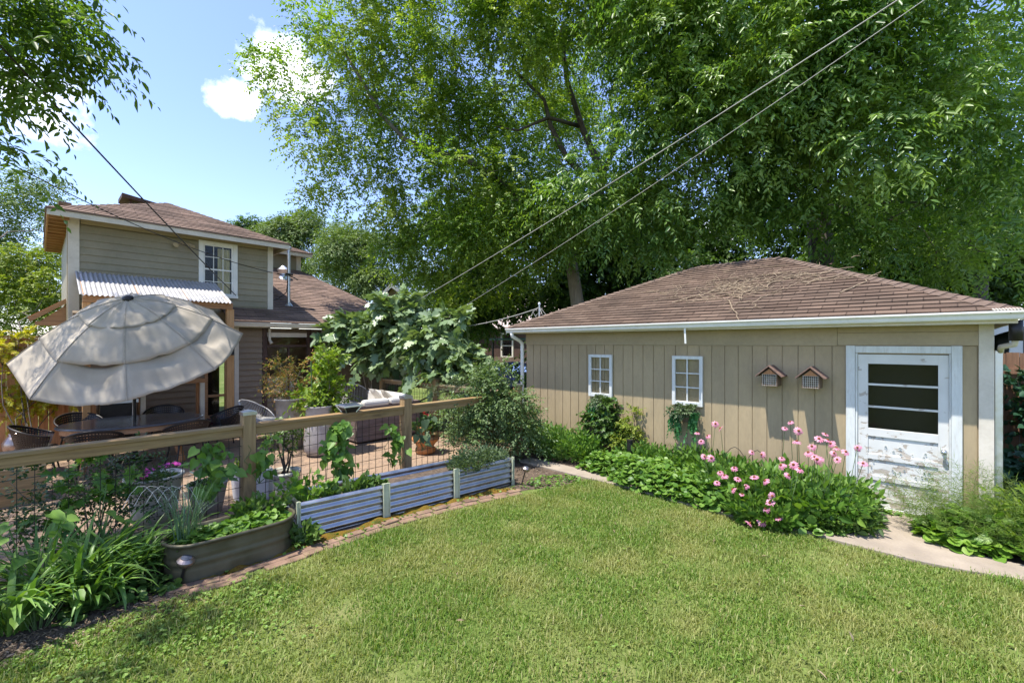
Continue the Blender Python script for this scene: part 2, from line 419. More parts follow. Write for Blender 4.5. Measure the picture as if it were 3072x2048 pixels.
LOBES_B = [(10.96, 5.13, 8.15, 1.20), (10.18, 5.22, 6.49, 1.20), (11.19, 5.61, 10.99, 1.30), (10.28, 4.39, 9.07, 1.40), (10.64, 4.01, 7.32, 1.30), (11.65, 4.39, 6.12, 1.10), (10.41, 4.99, 10.04, 1.40), (10.96, 8.05, 6.28, 1.20), (10.80, 3.11, 9.33, 1.40), (10.93, 2.97, 7.76, 1.30), (11.62, 2.96, 6.50, 1.20), (11.21, 1.94, 8.41, 1.30), (11.94, 1.90, 7.08, 1.30), (12.60, 1.92, 5.88, 1.00), (12.17, 0.92, 8.97, 1.30), (12.30, 0.78, 7.48, 1.30), (12.36, 0.72, 6.09, 1.20), (13.87, 0.57, 5.16, 1.00), (12.71, -0.09, 8.31, 1.15), (12.83, -0.22, 6.69, 1.15), (13.44, -0.43, 5.44, 1.00), (14.35, -0.67, 4.53, 0.80), (13.35, -0.78, 6.87, 0.65), (13.83, -0.85, 5.81, 0.65), (15.35, -1.00, 4.34, 0.70), (13.17, -0.59, 8.40, 0.60), (10.95, 5.87, 5.47, 1.00), (9.72, 6.45, 6.12, 1.00), (9.90, 7.72, 5.73, 0.80), (11.99, 5.49, 5.00, 0.80), (12.80, 3.16, 5.67, 0.80), (14.58, 1.28, 4.77, 0.70), (15.88, -0.12, 4.32, 0.70), (10.13, 3.82, 11.09, 1.80), (11.21, 1.94, 10.65, 1.80), (12.40, 0.24, 10.38, 1.70), (13.92, 3.44, 10.01, 2.00), (16.01, 1.21, 8.18, 2.00), (17.27, -0.13, 9.40, 1.80), (13.17, 4.97, 9.69, 2.00), (17.68, -0.57, 5.97, 1.40)]
LOBES_C0 = [(12.89, 15.49, 6.67, 2.20), (13.83, 14.49, 4.72, 2.00), (12.83, 17.01, 4.43, 1.60), (14.94, 14.76, 8.13, 1.80)]
LOBES_C1 = [(16.24, 11.92, 5.89, 2.00), (14.79, 12.00, 4.22, 1.60), (17.76, 11.77, 7.72, 2.00), (17.58, 10.50, 5.11, 1.60)]
LOBES_C2 = [(17.97, 8.62, 6.08, 1.80), (18.61, 7.94, 4.59, 1.50), (20.26, 7.64, 5.89, 1.80), (19.16, 10.27, 8.13, 2.00)]
LOBES_C3 = [(21.28, 5.09, 5.71, 1.40), (23.21, 4.50, 7.06, 1.60), (22.43, 3.87, 5.33, 1.50), (23.10, 6.08, 9.16, 1.80)]
LOBES_C4 = [(21.77, 1.65, 5.67, 1.60), (21.35, 0.64, 4.84, 1.40), (24.08, 2.11, 7.94, 2.00), (24.26, 0.46, 6.93, 1.60)]
LOBES_C5 = [(21.22, -0.69, 4.97, 1.30), (22.03, -1.54, 4.38, 1.20), (23.28, -1.42, 7.03, 1.50), (24.79, -1.57, 8.66, 0.90)]
LOBES_D0 = [(-0.76, 35.87, 10.39, 1.60), (0.36, 34.68, 9.45, 1.40), (-0.76, 35.87, 8.51, 1.70), (0.52, 34.50, 8.04, 1.10), (-2.37, 37.59, 9.45, 2.00), (-1.09, 36.22, 7.33, 1.20)]
LOBES_D1 = [(-0.35, 28.13, 5.33, 1.30), (0.28, 26.73, 4.71, 0.80), (-0.69, 27.03, 4.11, 1.10), (0.15, 26.14, 3.50, 0.70), (-1.62, 29.48, 4.96, 1.40), (-0.57, 26.91, 3.06, 0.90), (0.43, 28.75, 5.89, 0.70)]
LOBES_D2 = [(15.33, 39.18, 10.70, 2.60), (14.31, 40.27, 11.44, 1.60), (16.35, 38.10, 8.47, 2.50), (16.00, 39.94, 12.45, 1.30), (17.11, 37.29, 11.44, 2.00)]
LOBES_D3 = [(16.22, 32.39, 8.81, 2.20), (17.13, 31.42, 9.80, 1.50), (16.85, 30.26, 7.00, 1.60), (15.75, 31.44, 6.35, 1.20), (16.47, 33.59, 10.71, 1.20)]
LOBES_D4 = [(17.62, 29.44, 8.93, 1.90), (18.61, 29.85, 7.48, 1.60), (19.28, 27.67, 7.00, 1.50), (18.50, 32.89, 6.73, 1.00)]
LOBES_D5 = [(15.19, 53.95, 14.34, 1.20), (15.83, 53.26, 15.05, 1.00), (16.47, 52.58, 14.11, 1.00)]
LOBES_D6 = [(33.19, -3.20, 7.12, 1.20), (33.04, -3.05, 5.40, 1.40), (36.29, -3.58, 9.45, 1.00)]
LEFT_NEAR = [(-0.15, 6.88, 5.84, 0.60), (0.07, 6.65, 5.61, 0.36), (-0.08, 6.81, 5.34, 0.40), (0.27, 6.43, 5.19, 0.24), (0.10, 6.61, 5.07, 0.22), (0.36, 6.33, 5.37, 0.18), (-0.18, 6.91, 5.01, 0.32), (-0.13, 6.86, 4.74, 0.22), (-0.01, 6.73, 4.78, 0.12), (-0.22, 6.96, 4.17, 0.20), (-0.18, 6.91, 4.31, 0.12), (-0.49, 7.24, 5.21, 0.55), (-0.49, 7.24, 5.79, 0.70), (-0.52, 7.27, 4.58, 0.40), (0.19, 6.51, 5.73, 0.26)]
LIMB1 = [(12.45, 8.51, 5.39), (12.59, 7.92, 6.75), (12.51, 7.71, 7.67), (11.99, 8.12, 9.04), (11.53, 8.46, 10.66), (11.27, 8.45, 12.18)]
LIMB2 = [(12.5, 7.87, 7.15), (11.53, 8.46, 8.15), (11.04, 8.7, 9.03), (10.9, 8.84, 9.85), (10.1, 9.41, 10.69)]
LIMB3 = [(11.37, 9.22, 6.04), (10.15, 9.64, 7.11), (9.04, 10.24, 7.77), (8.25, 10.94, 7.99), (7.56, 11.52, 8.34), (7.11, 12.0, 9.0), (6.75, 12.38, 9.92), (6.3, 12.86, 10.97)]
LIMB4 = [(12.51, 7.71, 7.67), (12.67, 7.25, 8.71), (12.48, 7.45, 10.1), (12.68, 6.95, 11.36)]
LIMB5 = [(11.9, 8.22, 9.18), (10.91, 8.68, 9.25), (10.12, 9.24, 8.75), (9.59, 9.66, 8.83)]
LOBES_FIG = [(6.46, 12.11, 2.41, 0.68), (6.82, 10.71, 2.93, 0.66), (6.97, 9.23, 2.30, 0.66), (6.75, 10.93, 1.92, 0.66), (6.97, 8.21, 1.79, 0.44), (6.78, 9.44, 1.83, 0.50), (6.05, 12.40, 2.50, 0.42), (7.01, 7.87, 1.45, 0.26), (7.13, 8.91, 2.68, 0.40), (6.43, 11.55, 1.91, 0.42), (6.88, 8.60, 1.55, 0.34)]
LOBES_NAND = [(3.48, 10.03, 1.64, 0.25), (3.83, 9.80, 1.63, 0.32), (3.54, 9.96, 1.27, 0.30), (3.90, 9.73, 1.16, 0.30), (3.38, 9.99, 1.10, 0.20), (3.73, 9.76, 0.85, 0.25)]
LOBES_LIME = [(4.02, 8.86, 1.88, 0.20), (3.93, 8.96, 1.48, 0.27), (4.11, 8.77, 1.18, 0.30), (3.80, 8.96, 1.06, 0.30), (4.01, 8.73, 0.79, 0.22)]
LOBES_MAPLE = [(-0.33, 12.92, 2.19, 0.28), (-0.27, 12.85, 1.60, 0.26), (0.01, 12.84, 1.11, 0.30), (-0.16, 12.88, 0.91, 0.28), (-0.41, 12.86, 1.19, 0.25), (0.17, 12.97, 0.82, 0.20), (-0.44, 12.74, 2.11, 0.20)]
LOBES_ROSE = [(5.79, 5.95, 1.38, 0.32), (5.91, 5.84, 0.97, 0.36), (5.56, 6.06, 1.07, 0.30), (6.09, 5.79, 1.45, 0.25), (6.13, 5.60, 0.73, 0.30), (5.38, 6.10, 0.60, 0.30), (5.78, 5.82, 0.50, 0.30), (6.29, 5.58, 1.04, 0.22), (5.23, 6.41, 0.82, 0.20), (5.48, 5.85, 0.86, 0.25), (5.74, 6.01, 1.62, 0.22), (6.03, 5.85, 1.61, 0.20), (6.00, 5.59, 1.15, 0.30), (5.28, 6.21, 1.08, 0.22), (6.11, 5.47, 0.50, 0.25)]
LOBES_BACKHERB = [(5.87, 7.78, 1.25, 0.22), (6.00, 7.49, 1.12, 0.20), (6.25, 7.37, 1.25, 0.25)]
FLOWERS = [(6.94, 2.3, 0.99), (6.89, 2.21, 0.94), (6.85, 2.53, 0.84), (6.82, 2.37, 0.82), (6.76, 2.44, 0.74), (6.95, 1.35, 1.13), (6.89, 1.4, 1.05), (6.86, 1.24, 1.04), (6.76, 1.24, 0.92), (6.83, 0.95, 1.04), (6.79, 1.01, 0.98), (6.78, 0.92, 0.98), (6.74, 0.88, 0.95), (6.71, 1.07, 0.89), (6.48, 2.2, 0.59), (6.5, 2.3, 0.59), (6.33, 1.86, 0.55), (6.28, 2.02, 0.47), (6.24, 1.95, 0.45), (6.55, 1.59, 0.73), (6.6, 1.72, 0.73), (6.48, 1.35, 0.74), (6.35, 1.33, 0.68), (6.36, 1.2, 0.71), (6.31, 1.13, 0.68), (6.24, 1.23, 0.6), (6.21, 1.59, 0.51), (6.15, 1.67, 0.4), (6.18, 1.46, 0.5), (6.2, 1.78, 0.45), (6.07, 1.69, 0.31), (6.06, 1.36, 0.37), (6.01, 1.37, 0.3), (5.98, 1.41, 0.23), (5.93, 1.26, 0.17), (5.91, 1.43, 0.09), (5.9, 1.56, 0.04), (6.5, 1.01, 0.81), (6.43, 0.97, 0.8), (6.58, 0.83, 0.87), (6.44, 0.78, 0.83), (6.6, 0.72, 0.9), (6.7, 0.62, 0.95), (6.38, 0.54, 0.84), (6.7, 0.82, 0.91), (6.6, 1.09, 0.83), (6.17, 2.02, 0.36), (6.11, 1.81, 0.33)]
CLOUDS = [(.010,.946,.323,.075,.95),(.016,.931,.364,.045,.4),(.286,.824,.49,.085,.95),(.237,.876,.42,.055,.95),(.328,.818,.472,.08,.9),(.927,.307,.215,.05,.9)]
EXPO = 1.25
CABLES = [((-.9,5.2,5.3),(3.48,13.0,3.43),.011,'wire_black','thick black cable crossing the sky from the leafy branch down to the awning',.05),
 ((-.6,10.86,5.26),(5.06,13.85,4.2),.009,'wire_black','thin black cable sagging past the upper window to the roof bracket',.28),
 ((7.25,-.6,6.72),(7.0,11.2,3.05),.008,'wire_grey','upper grey cable of the pair running down in front of the big trees',.1),
 ((8.4,-.9,7.35),(7.97,10.2,2.9),.006,'wire_grey','lower thin grey cable of the pair running down in front of the big trees',.12),
 ((7.41,9.3,2.6),(8.22,6.84,3.05),.011,'wire_grey','short slack grey cable between the fig leaves and the garage mast',.08)]
# ------------------------------------------------------------------ camera, sun, sky
cam = bpy.data.cameras.new('camera'); co = bpy.data.objects.new('camera', cam); COL.objects.link(co)
co.location = (0, 0, 2.2); co.rotation_euler = (R(90), 0, R(43.2-90))
cam.lens = 1335/3072*36; cam.sensor_width = 36; cam.shift_y = 6/3072; cam.clip_start = .05; cam.clip_end = 2000
SC.camera = co
sd = Vector((-.335, .126, 1)).normalized()
sun = bpy.data.lights.new('sun', 'SUN'); so = bpy.data.objects.new('sun', sun); COL.objects.link(so)
so.rotation_euler = sd.to_track_quat('Z', 'Y').to_euler()
sun.energy = 3.7; sun.angle = R(.53); sun.color = (1, .955, .87)
W = bpy.data.worlds.new('World'); SC.world = W; W.use_nodes = True
nt = W.node_tree
for n in list(nt.nodes): nt.nodes.remove(n)
sky = ND(nt, 'ShaderNodeTexSky'); sky.sky_type = 'NISHITA'; sky.sun_disc = False
sky.sun_elevation = math.asin(sd.z); sky.sun_rotation = math.atan2(sd.x, sd.y)
sky.air_density = 1.0; sky.dust_density = .5; sky.ozone_density = 2.6; sky.altitude = 100
tc = nt.nodes.new('ShaderNodeTexCoord')
nz = ND(nt, 'ShaderNodeTexNoise', Scale=7, Detail=7, Roughness=.62); nt.links.new(tc.outputs['Generated'], nz.inputs['Vector'])
acc = None
for (cx_, cy_, cz_, rad, st) in CLOUDS:
    sub = ND(nt, 'ShaderNodeVectorMath'); sub.operation = 'SUBTRACT'
    nt.links.new(tc.outputs['Generated'], sub.inputs[0]); sub.inputs[1].default_value = (cx_, cy_, cz_)
    mul = ND(nt, 'ShaderNodeVectorMath'); mul.operation = 'MULTIPLY'; nt.links.new(sub.outputs[0], mul.inputs[0]); mul.inputs[1].default_value = (1, 1, 1.45)
    ln = ND(nt, 'ShaderNodeVectorMath'); ln.operation = 'LENGTH'; nt.links.new(mul.outputs[0], ln.inputs[0])
    v = math_n(nt, 'SUBTRACT', 1.0, math_n(nt, 'DIVIDE', ln.outputs['Value'], rad))
    v = math_n(nt, 'ADD', v, math_n(nt, 'MULTIPLY', math_n(nt, 'SUBTRACT', nz.outputs['Fac'], .5), 3.2))
    v = math_n(nt, 'MULTIPLY', ramp(nt, v, [(.05, 0.), (.6, 1.)]), st)
    acc = v if acc is None else math_n(nt, 'MAXIMUM', acc, v)
skt = mixc(nt, 1.0, sky.outputs[0], (.96, .90, 1.0), 'MULTIPLY')
cl = mixc(nt, acc, skt, (6.2, 6.3, 6.6))
bg = ND(nt, 'ShaderNodeBackground', Strength=.15); nt.links.new(cl, bg.inputs[0])
ow = nt.nodes.new('ShaderNodeOutputWorld'); nt.links.new(bg.outputs[0], ow.inputs[0])
SC.view_settings.view_transform = 'Standard'; SC.view_settings.look = 'None'
SC.view_settings.exposure = EXPO; SC.view_settings.gamma = 1
SC.render.engine = 'CYCLES'
SC.cycles.use_denoising = True
try: SC.cycles.denoiser = 'OPENIMAGEDENOISE'
except Exception: pass
SC.cycles.max_bounces = 7; SC.cycles.diffuse_bounces = 4; SC.cycles.transparent_max_bounces = 12
SC.cycles.sample_clamp_indirect = 6

# ------------------------------------------------------------------ ground
def m_ground():
    m, nt = new_mat('lawn_soil'); v = coords(nt)
    n1 = noise(nt, v, .9, 5); n2 = noise(nt, v, 40, 4, .7)
    c = ramp(nt, n1, [(.35, (.08, .12, .025)), (.55, (.13, .165, .045)), (.72, (.2, .195, .08))])
    c = mixc(nt, .6, c, ramp(nt, n2, [(.3, .25), (.7, .75)]), 'OVERLAY')
    finish(nt, c, .95, n2, .8, .02, 0, .1); return m
M['ground'] = m_ground()
tag(MB().add([(-150, -150, 0), (250, -150, 0), (250, 250, 0), (-150, 250, 0)], [(0, 1, 2, 3)]).build('ground', M['ground']), kind='structure')

def m_patio():
    m, nt = new_mat('patio_pavers'); v = coords(nt, rot=(0, 0, R(45)))
    br = ND(nt, 'ShaderNodeTexBrick'); br.offset = .5
    for k, a in (('Scale', 1), ('Brick Width', .22), ('Row Height', .11), ('Mortar Size', .005), ('Mortar Smooth', .2)): br.inputs[k].default_value = a
    br.inputs['Color1'].default_value = (.315, .215, .14, 1); br.inputs['Color2'].default_value = (.25, .175, .12, 1); br.inputs['Mortar'].default_value = (.16, .11, .08, 1)
    nt.links.new(v, br.inputs['Vector'])
    n1 = noise(nt, coords(nt), 1.4, 5); n2 = noise(nt, v, 50, 3)
    c = mixc(nt, ramp(nt, n1, [(.45, 0.), (.75, .5)]), br.outputs['Color'], (.23, .17, .125))
    c = mixc(nt, .25, c, ramp(nt, n2, [(.3, .3), (.7, .7)]), 'OVERLAY')
    finish(nt, c, .85, math_n(nt, 'SUBTRACT', 1.0, br.outputs['Fac']), .4, .006, 0, .2); return m
tag(MB().poly([(-6, 6.02), (6.44, 6.02), (6.44, 13.3), (-6, 13.3)], -.05, .012).build('patio_floor', m_patio()), kind='structure')

# bare soil of the beds
def blob_sheet(pts, z): 
    return MB().add([(x, y, z) for x, y in pts], [tuple(range(len(pts)))])
tag(blob_sheet([(-1.6, 4.72), (-.4, 4.66), (.2, 4.78), (.62, 4.83), (.8, 4.75), (1.2, 4.86), (2, 4.9), (3, 4.86), (4.2, 4.7), (5.05, 4.4), (5.5, 4.15), (6.02, 4.05), (6.12, 4.6), (6.16, 5.4), (6.44, 5.6), (6.44, 6.02), (-1.6, 6.02)], .004).build('bed_soil', M['soil']), kind='structure')
tag(blob_sheet([(6.4, -2.5), (7.6, -2.5), (7.6, 6.9), (6.45, 6.9)], .005).build('border_soil', M['soil']), kind='structure')

M['concrete'] = m_paint('path_concrete', (.29, .24, .185), .12, .9, 3.5, .5, dirt=(.27, .22, .16), dirt_amt=.6)
pp = [(6.1, 5.55), (6.08, 4.2), (6.1, 3.3), (6.02, 2.6), (5.98, 1.7), (6.05, 1.0), (6.02, .45), (6.03, .05), (6.1, -.3), (6.22, -.65), (6.35, -1.2), (6.4, -2.6),
      (6.85, -2.6), (6.75, -1.2), (6.62, -.7), (6.6, -.25), (6.75, .0), (7.0, .0), (7.6, -.05), (7.6, .95), (7.3, .9), (6.8, 1.0), (6.42, 1.7), (6.45, 3.3), (6.42, 5.55)]
tag(MB().poly(pp[::-1], -.05, .035).build('concrete_path', M['concrete'], bevel=.008), kind='structure')

# brick edging: one strip of laid bricks
def bcl(t):
    pts = [(.78, 4.86), (1.2, 4.75), (2, 4.78), (3, 4.78), (4, 4.66), (5.0, 4.4)]
    u = t*(len(pts)-1); i = min(int(u), len(pts)-2); f = u-i
    a, b = pts[i], pts[i+1]
    return Vector((a[0]+(b[0]-a[0])*f, a[1]+(b[1]-a[1])*f, 0)), (Vector((b[0]-a[0], b[1]-a[1], 0))).normalized()
b1 = MB()
nb = 21
for row in (-1, 1):
    for i in range(nb):
        p, d = bcl((i+.5+(.25 if row > 0 else 0))/(nb+.5)); nrmv = Vector((-d.y, d.x, 0))
        ja = random.uniform(-.07, .07); d2 = Vector((d.x*math.cos(ja)-d.y*math.sin(ja), d.x*math.sin(ja)+d.y*math.cos(ja), 0))
        c = p + nrmv*row*.058 + Vector((0, 0, random.uniform(-.014, .0)))
        if row < 0 and i in (0, 1, 5): continue
        b1.bar(c-d2*.1, c+d2*.1, .105, .05)
M['brick'] = m_paint('old_brick', (.21, .13, .09), .3, .9, 5, .6, dirt=(.22, .19, .08), dirt_amt=.65)
tag(b1.build('brick_edging', M['brick'], bevel=.008), kind='structure')
def m_moss():
    m, nt = new_mat('moss'); v = coords(nt); n1 = noise(nt, v, 9, 5, .65); n2 = noise(nt, v, 120, 3)
    c = ramp(nt, n1, [(.36, (.075, .085, .02)), (.5, (.20, .13, .022)), (.64, (.15, .075, .022))])
    finish(nt, c, .95, n2, 1, .02, 0, .05); return m
mm = MB()
def mossf(u, v):
    p, d = bcl(.1+u*.88); nv = Vector((-d.y, d.x, 0))
    w = .09+.05*math.sin(u*23)+.03*math.sin(u*61+1)
    q = p + nv*(.1+v*(.08+w)) + Vector((0, 0, .006+.032*math.sin(v*PI)*(.7+.5*math.sin(u*47+v*3)+.3*math.sin(u*131))))
    return q
mm.grid(mossf, 160, 6)
tag(mm.build('moss', m_moss(), smooth=True), kind='stuff')

# ------------------------------------------------------------------ grass and clover
def in_lawn(x, y):
    edge = np.interp(x, [-3, -.4, .2, .8, 1.1, 2, 3, 4, 5, 5.5, 6.1], [4.55, 4.55, 4.66, 4.72, 4.62, 4.64, 4.64, 4.5, 4.24, 4.1, 4.0])
    right = np.interp(y, [-3, -1.2, -.65, -.3, .05, .45, 1, 1.7, 2.6, 3.3, 4.2], [6.42, 6.37, 6.24, 6.12, 6.05, 6.04, 6.07, 6.0, 6.04, 6.12, 6.1])
    return (y < edge + rng.normal(0, .035, len(x))) & (x < right + rng.normal(0, .035, len(x)))
def cam_uvd(x, y):
    a = R(43.2); d = x*math.cos(a)+y*math.sin(a); u = x*math.sin(a)-y*math.cos(a)
    return u/np.maximum(d, .01), d
def grass(n):
    x = rng.uniform(-2.2, 6.5, n); y = rng.uniform(-2.6, 4.8, n)
    u, d = cam_uvd(x, y)
    dens = np.where((np.abs(u) < 1.25) & (d > 2.5), 1, .18)*np.where(d < .8, 0, 1)
    bare = gapnoise(np.stack([x, y, x*0], 1), 1.6, 4)
    dens = dens*np.clip(1.0 + .5*bare, .35, 1)
    h_t = 1
    dens *= np.clip(1.15 + .9*gapnoise(np.stack([x, y, x*0], 1), 6, 12), .3, 1)
    dens *= np.where(np.hypot((x-5.3)*1.0, (y-.75)*1.2) < .38, .45, 1)*np.where(np.hypot(x-4.55, y-1.5) < .2, .5, 1)
    k = in_lawn(x, y) & (rng.uniform(0, 1, n) < dens)
    x, y = x[k], y[k]; n = len(x)
    h = rng.gamma(7, .0050, n)*(1 + .3*gapnoise(np.stack([x, y, x*0], 1), 3, 9)); h = np.clip(h*(1+.5*np.clip(gapnoise(np.stack([x, y, x*0], 1), 5, 21), -.4, 1)), .01, .1)
    a = rng.uniform(0, 2*PI, n); lean = np.clip(rng.normal(.55, .4, n), 0, 1.6)
    dx, dy = np.cos(a), np.sin(a); w = rng.uniform(.0022, .0042, n)
    px, py = -dy*w, dx*w
    z0 = np.zeros(n)
    V = np.stack([np.stack([x-px, y-py, z0], 1), np.stack([x+px, y+py, z0], 1),
                  np.stack([x+px*.8+dx*h*lean*.4, y+py*.8+dy*h*lean*.4, h*.62], 1), np.stack([x-px*.8+dx*h*lean*.4, y-py*.8+dy*h*lean*.4, h*.62], 1),
                  np.stack([x+dx*h*lean, y+dy*h*lean, h*np.clip(1.05-.35*lean, .3, 1)], 1)], 1).reshape(-1, 3)
    o = (np.arange(n)*5)[:, None]
    return V, [o+np.array([[0, 1, 2, 3]]), o+np.array([[3, 2, 4]])]
M['grass'] = m_leaf('grass_blades', [(.065, .14, .015), (.11, .205, .024), (.16, .255, .037), (.215, .285, .06), (.37, .34, .155)], .36, .55, patch=(.33, .32, .115), gloss=.3, pscale=1.2)
V, F = grass(560000)
tag(np_mesh('lawn_grass', V, F, M['grass']), kind='stuff')
def clover(n, box, size):
    x = rng.uniform(box[0], box[1], n); y = rng.uniform(box[2], box[3], n)
    k = in_lawn(x, y) & (gapnoise(np.stack([x, y, x*0], 1), 2.2, 2) > rng.normal(.0, .25, n)); x, y = x[k], y[k]; n = len(x)
    parts = []
    a0 = rng.uniform(0, 6.28, n); z = rng.uniform(.02, .05, n); s = size*rng.uniform(.6, 1.3, n)
    for j in range(3):
        a = a0 + j*2.094
        D = np.stack([np.cos(a), np.sin(a), rng.normal(.1, .25, n)], 1)
        parts.append(leaf_arrays(T_ROUND, np.stack([x, y, z], 1), D, np.stack([rng.normal(0, .3, n), rng.normal(0, .3, n), np.ones(n)], 1), s))
    return join_arrays(parts)
M['clover'] = m_leaf('clover_leaf', [(.11, .2, .026), (.15, .245, .038), (.2, .28, .055)], .25, .5)
V, F = join_arrays([clover(3400, (-.6, 1.5, 2.2, 4.7), .016), clover(1800, (1.2, 5.9, -1.2, 4.5), .014)])
tag(np_mesh('clover', V, F, M['clover']), kind='stuff')

# ------------------------------------------------------------------ garage
GX = 7.62
ga = thing('garage', 'low tan garage with hipped brown shingle roof and a peeling white door', 'garage', (10.4, 3.08, 0))
w = MB()
# T1-11 siding: raised strips with grooves between them
y = 6.71
edges = []
yy = 6.71-.02
while yy > -.42:
    edges.append(yy); yy -= .2035
edges.append(-.42)
def strip(y1, y0, z0, z1):
    w.box(GX, GX+.012, y0, y1, z0, z1)
for i in range(len(edges)-1):
    a, b = edges[i], edges[i+1]+.013
    if b >= a: continue
    if b > .845 or a < -.285: strip(a, b, .03, 2.166)
    else:
        if a > .845: strip(a, .845, .03, 2.166)
        elif b < -.285: strip(-.285, b, .03, 2.166)
w.box(GX+.012, GX+.05, .84, 6.71, .0, 2.5); w.box(GX+.012, GX+.05, -.54, -.28, .0, 2.5); w.box(GX+.012, GX+.05, -.28, .84, 2.06, 2.5)
w.box(GX+.05, 13.1, 6.66, 6.71, 0, 2.5); w.box(GX+.05, 13.1, -.54, -.49, 0, 2.5); w.box(13.05, 13.1, -.49, 6.66, 0, 2.5)
wo = w.build('wall', M['tan'], ga)
f = MB(); f.box(GX-.014, GX+.01, .94, 6.71, 2.17, 2.5); f.box(GX-.016, GX+.01, -.42, .936, 2.345, 2.5); f.box(GX-.02, GX+.01, -.42, .936, 2.176, 2.341)
f.build('frieze_board', M['tan_board'], ga, bevel=.002)
for nm, a, b in (('corner_board', -.545, -.42),):
    MB().box(GX-.03, GX+.008, a, b, .0, 2.5).build(nm, M['trim'], ga, bevel=.003)
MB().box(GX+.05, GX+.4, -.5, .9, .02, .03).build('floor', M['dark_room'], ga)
# roof
EX0, EX1, EY0, EY1, EZ, RZ, RXc = 7.28, 13.4, -.72, 6.95, 2.565, 3.95, 10.35
RY0, RY1 = 2.22, 3.92
def roof_planes(name, planes, mat, parent, th=.03, course=.14):
    """sloping planes (corner points, eave edge first) laid with courses of shingles, each lapping the one below;
    uv: u along the eave, v up the slope, in metres"""
    vs = []; fs = []; uvs = []; rr = random.Random(5)
    def clip(poly, v, keep_above):
        out = []
        for i in range(len(poly)):
            a, b = poly[i-1], poly[i]; ia = (a[1] >= v) == keep_above; ib = (b[1] >= v) == keep_above
            if ia != ib: t = (v-a[1])/(b[1]-a[1]); out.append((a[0]+(b[0]-a[0])*t, v))
            if ib: out.append(b)
        return out
    for pl in planes:
        P = [Vector(p) for p in pl]; e = (P[1]-P[0]).normalized(); n = (P[1]-P[0]).cross(P[-1]-P[0]).normalized(); up = n.cross(e)
        uv = [((p-P[0]).dot(e), (p-P[0]).dot(up)) for p in P]; top = max(q[1] for q in uv); k = 0
        while k*course < top-.01:
            v0, v1 = k*course, (k+1)*course; q = clip(clip(uv, v0, True), v1, False) if k else clip(uv, v1, False); k += 1
            if len(q) < 3: continue
            lip = rr.uniform(.010, .017)
            i = len(vs); to3 = lambda u, v: P[0]+e*u+up*v+n*(lip*(1-(v-v0)/course)+.001)
            vs += [to3(*p) for p in q]; uvs += q; fs.append(tuple(range(i, i+len(q))))
            lo = [p for p in q if p[1] < v0+1e-4]
            if len(lo) >= 2:
                a, b = min(lo), max(lo); i = len(vs)
                vs += [to3(*a), to3(*b), P[0]+e*b[0]+up*b[1]-n*.004, P[0]+e*a[0]+up*a[1]-n*.004]; uvs += [a, b, b, a]; fs.append((i, i+3, i+2, i+1))
        i = len(vs); Q = [p - Vector((0, 0, th)) for p in P]; vs += Q; fs.append(tuple(range(i, i+len(P)))[::-1]); uvs += [(0, 0)]*len(P)
        i = len(vs); vs += [P[0], P[1], Q[1], Q[0]]; fs.append((i, i+3, i+2, i+1)); uvs += [(0, .05), (1, .05), (1, .02), (0, .02)]
    me = bpy.data.meshes.new(name); me.from_pydata([tuple(v) for v in vs], [], fs); me.update()
    l = me.uv_layers.new(name='UVMap')
    for lp in me.loops: l.data[lp.index].uv = uvs[lp.vertex_index]
    return link(name, me, mat, parent)
A, B, Cc, Dd = (EX0, EY1, EZ), (EX0, EY0, EZ), (EX1, EY0, EZ), (EX1, EY1, EZ)
r0, r1 = (RXc, RY0, RZ), (RXc, RY1, RZ)
ro = roof_planes('roof', [(A, B, r0, r1), (B, Cc, r0), (Cc, Dd, r1, r0), (Dd, A, r1)], M['shingle_g'], ga)
def hip_caps(a, b, parent, mat, side1, side2, wdt=.13, step=.14):
    a = Vector(a); b = Vector(b); m = MB(); L = (b-a).length; d = (b-a)/L; n = int(L/step)
    for i in range(n):
        p = a + d*(i*step); q = p + d*(step*1.25); lift0 = Vector((0, 0, .028)); lift1 = Vector((0, 0, .008))
        s1 = Vector(side1)*wdt; s2 = Vector(side2)*wdt
        vs = [p+lift0, p+s1+Vector((0, 0, .02)), q+s1+Vector((0, 0, .004)), q+lift1, p+s2+Vector((0, 0, .02)), q+s2+Vector((0, 0, .004))]
        m.add(vs, [(0, 3, 2, 1), (0, 4, 5, 3)])
        m.add([p+lift0, p+s1+Vector((0, 0, .02)), p+s1, p, p+s2+Vector((0, 0, .02)), p+s2], [(0, 1, 2, 3), (0, 3, 5, 4)])
    return m
M['cap'] = m_paint('hip_caps', (.14, .098, .075), .2, .9, 6, .6)
sl = (RZ-EZ)/(RXc-EX0)
cp = hip_caps(B, r0, None, None, (-.75, .66, -.75*sl), (.75, -.66, -.66*sl*1.0))
m2 = hip_caps(A, r1, None, None, (-.75, -.66, -.75*sl), (.75, .66, -.66*sl)); cp.add(m2.v, m2.f)
m2 = hip_caps(r0, r1, None, None, (-1, 0, -sl), (1, 0, -sl)); cp.add(m2.v, m2.f)
cp.build('hip_cap', M['cap'], ro)
fa = MB(); fa.box(EX0+.02, EX0+.045, EY0+.02, EY1-.02, 2.42, 2.535); fa.box(EX0+.045, EX1-.02, EY0+.02, EY0+.045, 2.42, 2.535); fa.box(EX0+.045, EX1-.02, EY1-.045, EY1-.02, 2.42, 2.535)
fa.box(EX0+.045, GX, EY0+.045, EY1-.045, 2.5, 2.515)
fa.build('fascia', M['trim'], ga)
g = MB()
prof = [(0, 0), (.02, 0), (.075, .0), (.085, .012), (.095, .05), (.12, .075), (.12, .095), (.113, .095), (.113, .08), (.088, .055), (.078, .012), (.012, .012), (.012, .1), (0, .1)]
